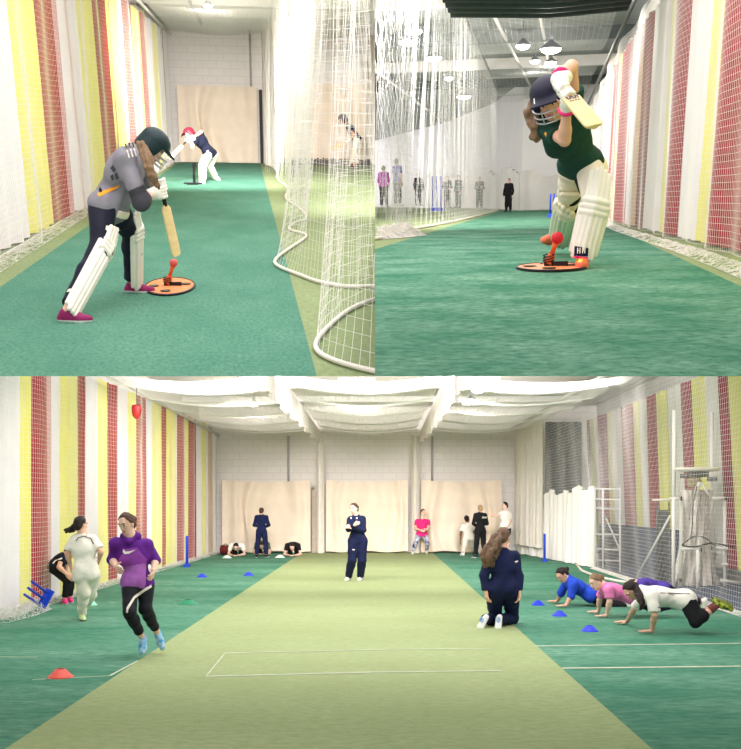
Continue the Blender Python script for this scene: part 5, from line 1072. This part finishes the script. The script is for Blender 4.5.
plank(R3, 'girl planking behind the legs of the coach whose back is turned', 262, 555.0, 0, mat('shirt_olive', (96, 112, 84), .8, .3, 12), HB, ln=.3, res=.02)
p = R3.fl(226, 555); root = empty('kit_bag', R3, p); mb = MB(); mb.tube([p + V(-.18, 0, .16), p + V(-.15, 0, .16), p + V(.15, 0, .16), p + V(.18, 0, .16)], [.10, .15, .15, .10], 14); mb.build('body', mat('bag_maroon', (110, 34, 36), .8, .2, 12), R3, p, root, smooth=True)
mb = MB(); mb.tube([p + V(-.08, -.1, .26), p + V(-.04, -.06, .34), p + V(.04, -.06, .34), p + V(.08, -.1, .26)], .01, 6); mb.build('handle', BLACK, R3, p, root); tag(root, 'dark red kit bag on the floor in the far corner by the striped curtain', 'bag')
# central coach with crossed arms
Y0 = R3.fl(355, 581.5)[1]
J = dict(hd=(354, 508.5, 0), nk=(356, 515.5, .02), sr=(350.5, 520, .0), sl=(362.5, 519.5, .05), er=(348.5, 529, -.08), el=(363.5, 530, -.05), wr=(354.5, 525, -.28), wl=(351.5, 527.5, -.22),
         hr=(353.5, 541, 0), hl=(362, 541, .03), kr=(352, 560, -.02), kl=(362, 560, .03), ar=(348.5, 576.8), al=(360.5, 577), tr=(342, 580.5), tl=(355, 580.8))
b9 = person(R3, 'coach in navy tracksuit with crossed arms standing alone in the middle of the hall', Y0, J, face=(-.55, -.8, -.05), S=1.0, res=.011, hair=HB, hairstyle='bun', shirt=NAVY, sl=1.97, hem=.08, sloose=.016, pants=NAVY, pl=1.95, loose=.022, shoe=WHITE, skin=SKP, jacket_name='tracksuit_top')
decal(b9, b9['shirt'], [[(350.3, 517.5), (351.6, 517.2), (351.8, 518.6), (350.6, 518.9)], [(356, 517.6), (357.6, 517.4), (357.4, 518.9), (356.2, 519)]], WHITE, 'chest_badge', .006)
decal(b9, b9['trousers'], [[(352.4, 549), (354.8, 549.4), (354.8, 550.3), (352.4, 550)]], WHITE, 'thigh_mark', .006)
# far girl in pink top
Y0 = R3.fl(419.5, 554)[1]; LEG = mat('leggings_patterned', (30, 40, 84), .8, 0, 9, rgb2=(200, 204, 220))
J = dict(hd=(423, 512.6, 0), nk=(422.5, 518.5, 0), sr=(417, 521.5, 0), sl=(428, 521.5, .05), er=(415.2, 528, -.02), el=(428.3, 528.5, -.02), wr=(420.8, 530.5, -.22), wl=(425.4, 530, -.22),
         hr=(418.6, 535, .02), hl=(424.8, 535, .02), kr=(415.3, 543.5, -.1), kl=(427.3, 543, -.1), ar=(412.8, 551.6), al=(426.6, 551.2), tr=(411.5, 554), tl=(427, 553.6))
b10 = person(R3, 'girl in bright pink top and patterned leggings standing ready before the backdrops', Y0, J, face=(.5, -.85, 0), S=.98, res=.014, hair=HB, shirt=mat('shirt_hot_pink', (222, 40, 120), .8, .15, 9), sl=.6, hem=.06, sloose=.012, pants=LEG, pl=1.9, shoe=WHITE, skin=SKP)
# far girl in white leaning away
J = dict(hd=(466.8, 519, .08), nk=(468, 523, .05), sl=(463, 526.5, 0), sr=(472, 526, .1), el=(461, 533, 0), er=(474, 532, .12), wl=(460.5, 540, .02), wr=(474, 538, .25),
         hl=(466, 537.5, 0), hr=(471.5, 537.5, .05), kl=(464.5, 546, -.02), kr=(472, 545, .3), al=(463, 553.2), ar=(478, 550.5, .5), tl=(461.5, 554.5), tr=(480, 552, .6))
b11 = person(R3, 'girl all in white with short black hair leaning away next to the coach in black', R3.fl(463, 555)[1], J, face=(-.2, .95, -.1), S=.98, res=.015, hair=HD, hairstyle='bun', shirt=WHITE, sl=.7, hem=.08, sloose=.016, pants=CREAMW, pl=1.9, loose=.012, shoe=WHITE, skin=SKD)
b12 = stand(R3, 'blond coach in black tracksuit with white back lettering, standing beyond the kneeling girl', 480.3, 504.6, 557.6, shirt=BLACK, pants=BLACK, face=(-.35, .9, 0), hair=HBL, pose='front', res=.014, shoe=BLACK, stance=.16)
decal(b12, b12['shirt'], [[(482.2 + i * 1.2, 516.6), (483 + i * 1.2, 516.6), (483 + i * 1.2, 518.3), (482.2 + i * 1.2, 518.3)] for i in range(4)], WHITE, 'back_lettering', .006)
# far girl in white shirt, arm out
Yw = 29.6
J = dict(hd=(505, 505.6, 0), nk=(506, 511, 0), sr=(502, 513.5, 0), sl=(509, 513.5, .05), er=(497.5, 515, -.05), el=(511, 521, .05), wr=(493.8, 515.3, -.1), wl=(509, 525, -.1), hr=(503.2, 527, 0), hl=(508.2, 527, .03), kr=(503, 540, -.02), kl=(508, 540, .02), ar=(502.5, 552.6, 0), al=(508.5, 552.6, .05))
b13 = person(R3, 'girl in white shirt and black shorts reaching one arm out beside the wind sheet', Yw, J, face=(-.9, -.3, 0), S=.98, res=.015, hair=HD, shirt=WHITE, sl=.8, hem=.06, sloose=.016, pants=BLACK, pl=.6, shoe=BLACK, skin=SKP)
# kneeling girl seen from behind
Y0 = R3.fl(491, 628)[1]
J = dict(hd=(503.5, 536.5, .12), nk=(503, 550, .10), sl=(490, 557.5, .06), sr=(514.5, 557, .16), el=(484.5, 576, .02), er=(518.3, 576, .12), wl=(486, 591, -.02), wr=(519, 591.5, .06),
         hl=(494.5, 590, .05), hr=(511, 590, .10), kl=(495, 619.3, .48), kr=(512, 618, .50), al=(484.5, 619.5, .06), ar=(498.5, 620, .06), tl=(480.5, 627, .0), tr=(498, 628, .0))
b14 = person(R3, 'girl in navy tracksuit with very long hair kneeling on the floor, white shoe soles showing', Y0, J, face=(.55, .8, .0), S=1.04, res=.009, hair=HM, hairstyle='short', pony=[(495, 538, -.03, .062), (491.5, 547, -.08, .085), (489.5, 555, -.09, .085), (489, 564, -.06, .05)], shirt=NAVY, sl=1.96, hem=.10, sloose=.022, pants=NAVY, pl=1.95, loose=.014, shoe=WHITE, sole=SOLEW, skin=SK, wob=.010, toe_dn=dict(l=(-.05, -1, .1), r=(.05, -1, .1)), jacket_name='tracksuit_top', hands=dict(l=dict(curl=.6), r=dict(curl=.6)))
decal(b14, b14['shirt'], [[(514.6, 561.5), (517.8, 560.4), (518.2, 561.6), (515.4, 562.6)]], WHITE, 'sleeve_mark', .006)
for x in (481.5, 498.3):
    sh = min([o for o in b14['body'].children if o.name.startswith('shoe')], key=lambda o: abs(np.mean([v.co[0] for v in o.data.vertices]) + o['_b'][0] - R3.at(x, 620, Y0)[0]))
    decal(b14, sh, [[(x - 2.1, 618), (x, 616.5), (x + 2.1, 618), (x + 2.1, 621.5), (x, 623.2), (x - 2.1, 621.5)]], mat('sole_blue', (150, 176, 214), .6), 'sole_print', .004)
# push-up row
FW = V(-1, -.15, 0)
def hfl(a): return dict(d=a, pn=(0, 0, -1), curl=.05, spread=.6)
Y0 = R3.fl(562, 606)[1]; BLU = mat('hoodie_royal_blue', (34, 74, 200), .8, .2, 10, .35, 24)
J = dict(hd=(562.5, 574.5, -.05), nk=(568.5, 578, -.05), sl=(574, 584.5, -.22), sr=(567.5, 582.5, .20), el=(571, 596, -.24), er=(561, 593, .28), wl=(566, 605.5), wr=(557.5, 601),
         hl=(592, 596, -.10), hr=(592, 594, .18), kl=(608, 606, -.1), kr=(608, 604, .2), al=(628, 606.5, -.1), ar=(628, 604.5, .2), tl=(632, 608, -.1), tr=(632, 606, .2))
person(R3, 'girl in royal blue hoodie lowering into a push-up, furthest of the push-up row', Y0, J, face=(-.75, -.25, -.6), hup=(-.5, 0, .8), S=1.0, res=.010, hair=HD, hairstyle='bun', shirt=BLU, sl=1.15, hem=.06, sloose=.02, pants=BLACK, pl=1.9, shoe=WHITE, skin=SK, wob=.008, jacket_name='hoodie', hands=dict(l=hfl((-1, -.25, 0)), r=hfl((-1, .0, 0))))
Y0 = R3.fl(603, 617)[1]; PKS = mat('shirt_pink', (236, 130, 186), .8, .15, 10, .3, 24)
J = dict(hd=(596, 581.5, -.05), nk=(602.5, 585, -.05), sl=(609.5, 590, -.20), sr=(603, 589, .20), el=(609.5, 602, -.22), er=(599.5, 600, .26), wl=(606.5, 615.5), wr=(598.5, 611.5),
         hl=(634, 597, -.12), hr=(633, 595.5, .16), kl=(652, 608, -.12), kr=(652, 606.5, .16), al=(672, 606, -.1), ar=(672, 604, .16), tl=(676, 608, -.1), tr=(676, 606, .2))
person(R3, 'girl in light pink shirt holding a push-up in the middle of the row', Y0, J, face=(-.85, -.35, -.35), hup=(-.4, 0, .9), S=1.0, res=.0095, hair=HL, hairstyle='bun', shirt=PKS, sl=.7, hem=.05, sloose=.014, pants=NAVYD, pl=1.9, shoe=WHITE, skin=SKP, hands=dict(l=hfl((-1, -.2, 0)), r=hfl((-1, .0, 0))))
PUR = mat('shirt_indigo', (84, 62, 160), .8, .15, 10)
Y0 = R3.fl(640, 607)[1]
J = dict(hd=(633, 586, .1), nk=(638, 583.5, 0), sl=(643, 584, -.15), sr=(641, 584, .2), el=(642, 595, -.2), er=(638, 593, .25), wl=(640, 604), wr=(636, 602.5), hl=(666, 589.5, -.1), hr=(666, 588.5, .16), kl=(683, 600, -.1), kr=(683, 599, .16), al=(702, 602, -.1), ar=(702, 601, .16))
person(R3, 'girl in indigo shirt nearly hidden behind the girl in white shirt and black shorts', Y0, J, face=(-.8, .2, -.5), hup=(-.5, 0, .8), S=.95, res=.011, hair=HD, shirt=PUR, sl=.6, hem=.05, sloose=.012, pants=NAVYD, pl=1.9, shoe=WHITE, skin=SK, hands=dict(l=hfl((-1, -.2, 0)), r=hfl((-1, .0, 0))))
Y0 = R3.fl(649, 633)[1]
J = dict(hd=(631.5, 590, .05), nk=(641, 590.5, .03), sl=(652, 597, -.20), sr=(646, 594, .22), el=(654.5, 615, -.24), er=(634, 609.5, .40), wl=(652, 631), wr=(627, 621.8),
         hl=(688, 601, -.10), hr=(688, 599, .16), kl=(695.5, 621.5, -.22), kr=(697, 619.5, .05), al=(717, 605.5, -.16), ar=(716, 604, .12), tl=(726, 600, -.16), tr=(725, 602, .1))
b18 = person(R3, 'girl in white shirt and black shorts doing a kneeling push-up, feet crossed in the air', Y0, J, face=(-.62, -.35, -.72), hup=(-.6, -.1, .7), S=1.02, res=.009, hair=HD, hairstyle='short', pony=[(640, 597, -.15, .045), (642, 604, -.20, .03), (640, 609, -.22, .015)], shirt=WHITE, sl=.85, hem=.07, sloose=.026, pants=BLACK, pl=1.22, loose=.010, shoe=mat('shoe_lime_black', (196, 208, 70), .6, 0, 26, rgb2=(40, 44, 30)), sole=mat('sole_olive', (120, 128, 60), .6), skin=SK, wob=.009,
             toe_dn=dict(l=(.5, 0, .8), r=(.4, 0, .9)), hands=dict(l=hfl((-1, -.1, 0)), r=hfl((-1, .05, 0))), socks=mat('sock_maroon', (120, 62, 58), .8, .3, 30))
decal(b18, b18['shirt'], [[(660, 592.5), (690, 593.4), (690, 594.2), (660, 593.3)], [(658, 607), (676, 609), (676, 609.8), (658, 607.8)]], NAVYD, 'shirt_piping', .006)
# cones
CB = mat('cone_blue', (36, 56, 210), .5); CRD2 = mat('cone_coral', (232, 88, 74), .5); CG = mat('cone_green', (40, 132, 92), .5); CM = mat('cone_mint', (150, 226, 196), .5); CWH = mat('cone_white', (232, 244, 232), .5)
for x, y, r, h, m_, lb in ((60.5, 677, .12, .075, CRD2, 'coral red marker cone alone on the floor at the near end'), (589.5, 631, .11, .07, CB, 'blue marker cone nearest the hands of the girl in white shirt'), (559.5, 615.8, .11, .07, CB, 'blue marker cone in the middle of the three before the push-up row'),
                      (538, 605, .11, .07, CB, 'blue marker cone closest to the kneeling girl'), (202, 577, .12, .07, CB, 'blue marker cone on the dark turf beside the blue post by the striped curtain'), (248.5, 575.5, .12, .07, CB, 'blue marker cone on the dark turf in front of the coach whose back is turned'),
                      (188, 604, .17, .07, CG, 'green flat marker cone on the turf behind the running girl'), (91, 605, .10, .08, CM, 'mint green marker cone behind the girl in cricket whites'), (227, 558, .15, .08, CWH, 'pale marker cone beside the dark red kit bag'), (280, 557.5, .15, .08, CWH, 'pale marker cone between the coach and the girl planking in black')):
    cone(R3, lb, R3.fl(x, y), r, h, m_)
stumps(R3, 'blue stumps standing edge-on near the striped curtain, like one post', R3.fl(187, 567), .78, math.pi / 2, gap=.08)
stumps(R3, 'blue stumps standing edge-on in front of the white wind sheet', R3.fl(544.5, 561.5), .76, math.pi / 2, gap=.08)
# toppled stumps leaning on the net
tp = R3.at(14, 578, 14.0); Z = nrm(tp - R3.at(44, 599, 14.9)); X_ = nrm(V(.35, 0, 1) - Z * (V(.35, 0, 1) @ Z)); Y_ = np.cross(Z, X_)
stumps(R3, 'blue stumps toppled sideways against the net under the striped curtain', R3.at(46, 600.5, 14.9), .62, gap=.105, tilt=(X_, Y_, Z))
# bowling machine on its white tube frame, ladder, dish, brace
WT = mat('tube_white', (246, 243, 236), .45); MY = 19.2
def q(x, y, dY=0.): return R3.at(x, y, MY + dY)
root = empty('bowling_machine', R3, R3.fl(695, 586)); Bm = np.array(root['_b'])
def part(name, pts, r, m=WT, par=None): mb = MB(); mb.tube(pts, r, 8); return mb.build(name, m, R3, Bm, par or root, True)
for x, y0, y1, d in ((673.5, 499, 592, 0), (681, 499, 590, .1), (725, 498, 592, .1), (674, 410, 500, .6), (712, 412, 560, .6), (698, 550, 588, -.4)): part('post', [q(x, y0, d), q(x, y1, d)], .036)
for a, b_ in (((670, 498.5), (684, 498.5)), ((712, 498), (727, 498)), ((681, 549), (701, 549)), ((716, 548), (741, 549)), ((681, 590), (701, 588)), ((722, 564), (741, 565)), ((720, 580), (741, 584))): part('crossbar', [q(*a), q(*b_)], .026)
for x, y in ((681, 498.5), (726, 498), (701, 549.5), (680.5, 580.5), (700, 587), (712, 547.5)): part('joint_cap', [q(x - .8, y, -.05), q(x + .8, y, -.05)], .04, RUB)
c = q(697, 468.5); mb = MB(); mb.lathe(c, [(.40, .015), (.43, .0), (.42, -.035), (.36, -.055), (.3, -.06)], 30); mb.build('dish', mat('dish_cream', (232, 226, 210), .5), R3, Bm, root, True)
mb = MB(); mb.box(q(698, 474), (.17, .12, .055)); mb.box(q(712, 479), (.07, .1, .04)); mb.box(q(684, 476), (.05, .1, .04)); mb.build('motor', mat('motor_dark', (64, 66, 62), .5, .4, 30), R3, Bm, root)
mb = MB(); mb.lathe(q(694, 481), [(.12, .08), (.14, .0), (.12, -.10), (.06, -.12)], 16); mb.build('throwing_head', mat('head_tan', (176, 156, 110), .6, .4, 20), R3, Bm, root, True)
part('ball_tube', [q(699, 482, -.1), q(697, 489, -.1), q(694, 500, -.1)], [.05, .04, .02]); part('strut', [q(702, 483, -.1), q(707, 492, -.1), q(711, 498, 0)], .02)
t = np.linspace(0, 1, 20); part('cable', [q(697 - 9 * u ** 1.5 - 2 * math.sin(u * 5), 486 + 54 * u, -.2) for u in t], .012, RUB)
part('cable', [q(682 + 32 * u, 545 - 9 * math.sin(u * math.pi), -.2) for u in t], .012, RUB); part('cable', [q(682 + 60 * u, 545 + 2 * math.sin(u * 9), -.2) for u in t], .016, RUB)
tag(root, 'bowling machine with round cream dish on a white tube frame behind the see-through net', 'bowling machine')
# draped cover sheet on the frame
G = []; 
for j in range(15):
    v = j / 14; y = 490 + 96 * v; w = 17 - 4 * math.sin(v * math.pi) + 8 * v ** 2 * (1 if v < .8 else .9); row = []
    for i in range(29):
        a = (i / 28 - .5) * 2; row.append(R3.at(696 + a * w + 1.2 * math.sin(i * .9 + v * 7), y, MY + .35 - .22 * (1 - a * a) + .06 * math.sin(i * 1.7 + v * 3) + .05 * math.sin(v * 11 + i * .6)))
    G.append(row)
mb = MB(); mb.grid(np.array(G)); o = mb.build('dust_sheet', [mat('sheet_translucent', (236, 228, 218), .8, .15, 8, .5, 18)], R3, R3.at(697, 586, MY), smooth=True); tag(o, 'crumpled pale sheet draped down inside the frame of the bowling machine', 'dust sheet')
# small round table beside it, brace pole, ladder
Bm = R3.at(663, 584, 20.4); root = empty('round_table', R3, Bm); mb = MB(); mb.lathe(R3.at(663, 501, 20.4), [(.21, .0), (.22, .012), (.22, .03), (.2, .04)], 26); mb.build('tabletop', MATS['dish_cream'], R3, Bm, root, True)
for dx in (-.12, .12): mb = MB(); mb.tube([R3.at(663, 502, 20.4) + V(dx, 0, 0), R3.at(663, 584, 20.4) + V(dx * 1.2, 0, 0)], .018, 8); mb.build('leg', RAILD, R3, Bm, root)
mb = MB(); mb.box(R3.at(664, 545, 20.6), (.10, .1, .72)); mb.build('drum', mat('dark_column', (52, 54, 62), .7, .4, 14), R3, Bm, root); tag(root, 'small round topped stand with dark centre beside the bowling machine', 'stand')
tube_obj(R3, 'brace_pole', [R3.at(670, 516, 18.8), R3.at(637, 577, 21.5)], .022, WT, 'white diagonal brace pole leaning from the bowling machine to the floor', 'pole')
Bm = R3.at(608, 578, 22.6); root = empty('scaffold_ladder', R3, Bm)
for x, y0, y1 in ((595, 488, 566), (620, 487, 572), (603, 488, 568)): mb = MB(); mb.tube([R3.at(x, y0, 22.9), R3.at(x, y1, 22.9)], .022, 8); mb.build('post', PIPE, R3, Bm, root)
for y in (488.5, 499, 508, 534, 549, 560): mb = MB(); mb.tube([R3.at(594, y, 22.9), R3.at(621, y + .8, 22.9)], .018, 8); mb.build('rung', PIPE, R3, Bm, root)
mb = MB(); mb.tube([R3.at(606, 518, 22.9), R3.at(619, 548, 22.9)], .018, 8); mb.build('diagonal_brace', PIPE, R3, Bm, root); tag(root, 'grey metal scaffold ladder behind the see-through net beside the wind sheet', 'ladder')
for i, (x, w_, h_) in enumerate(((572, 5, 26), (581, 4, 24))):
    p = R3.at(x, 500, 31.2); o = box_obj(R3, 'storage_box', (p[0], 31.2, 1.55), (w_ / 31., .2, .42), mat('box_charcoal', (44, 46, 50), .7), None); tag(o, ('wider' if i == 0 else 'narrower') + ' of the two dark boxes showing above the wind sheet', 'box')
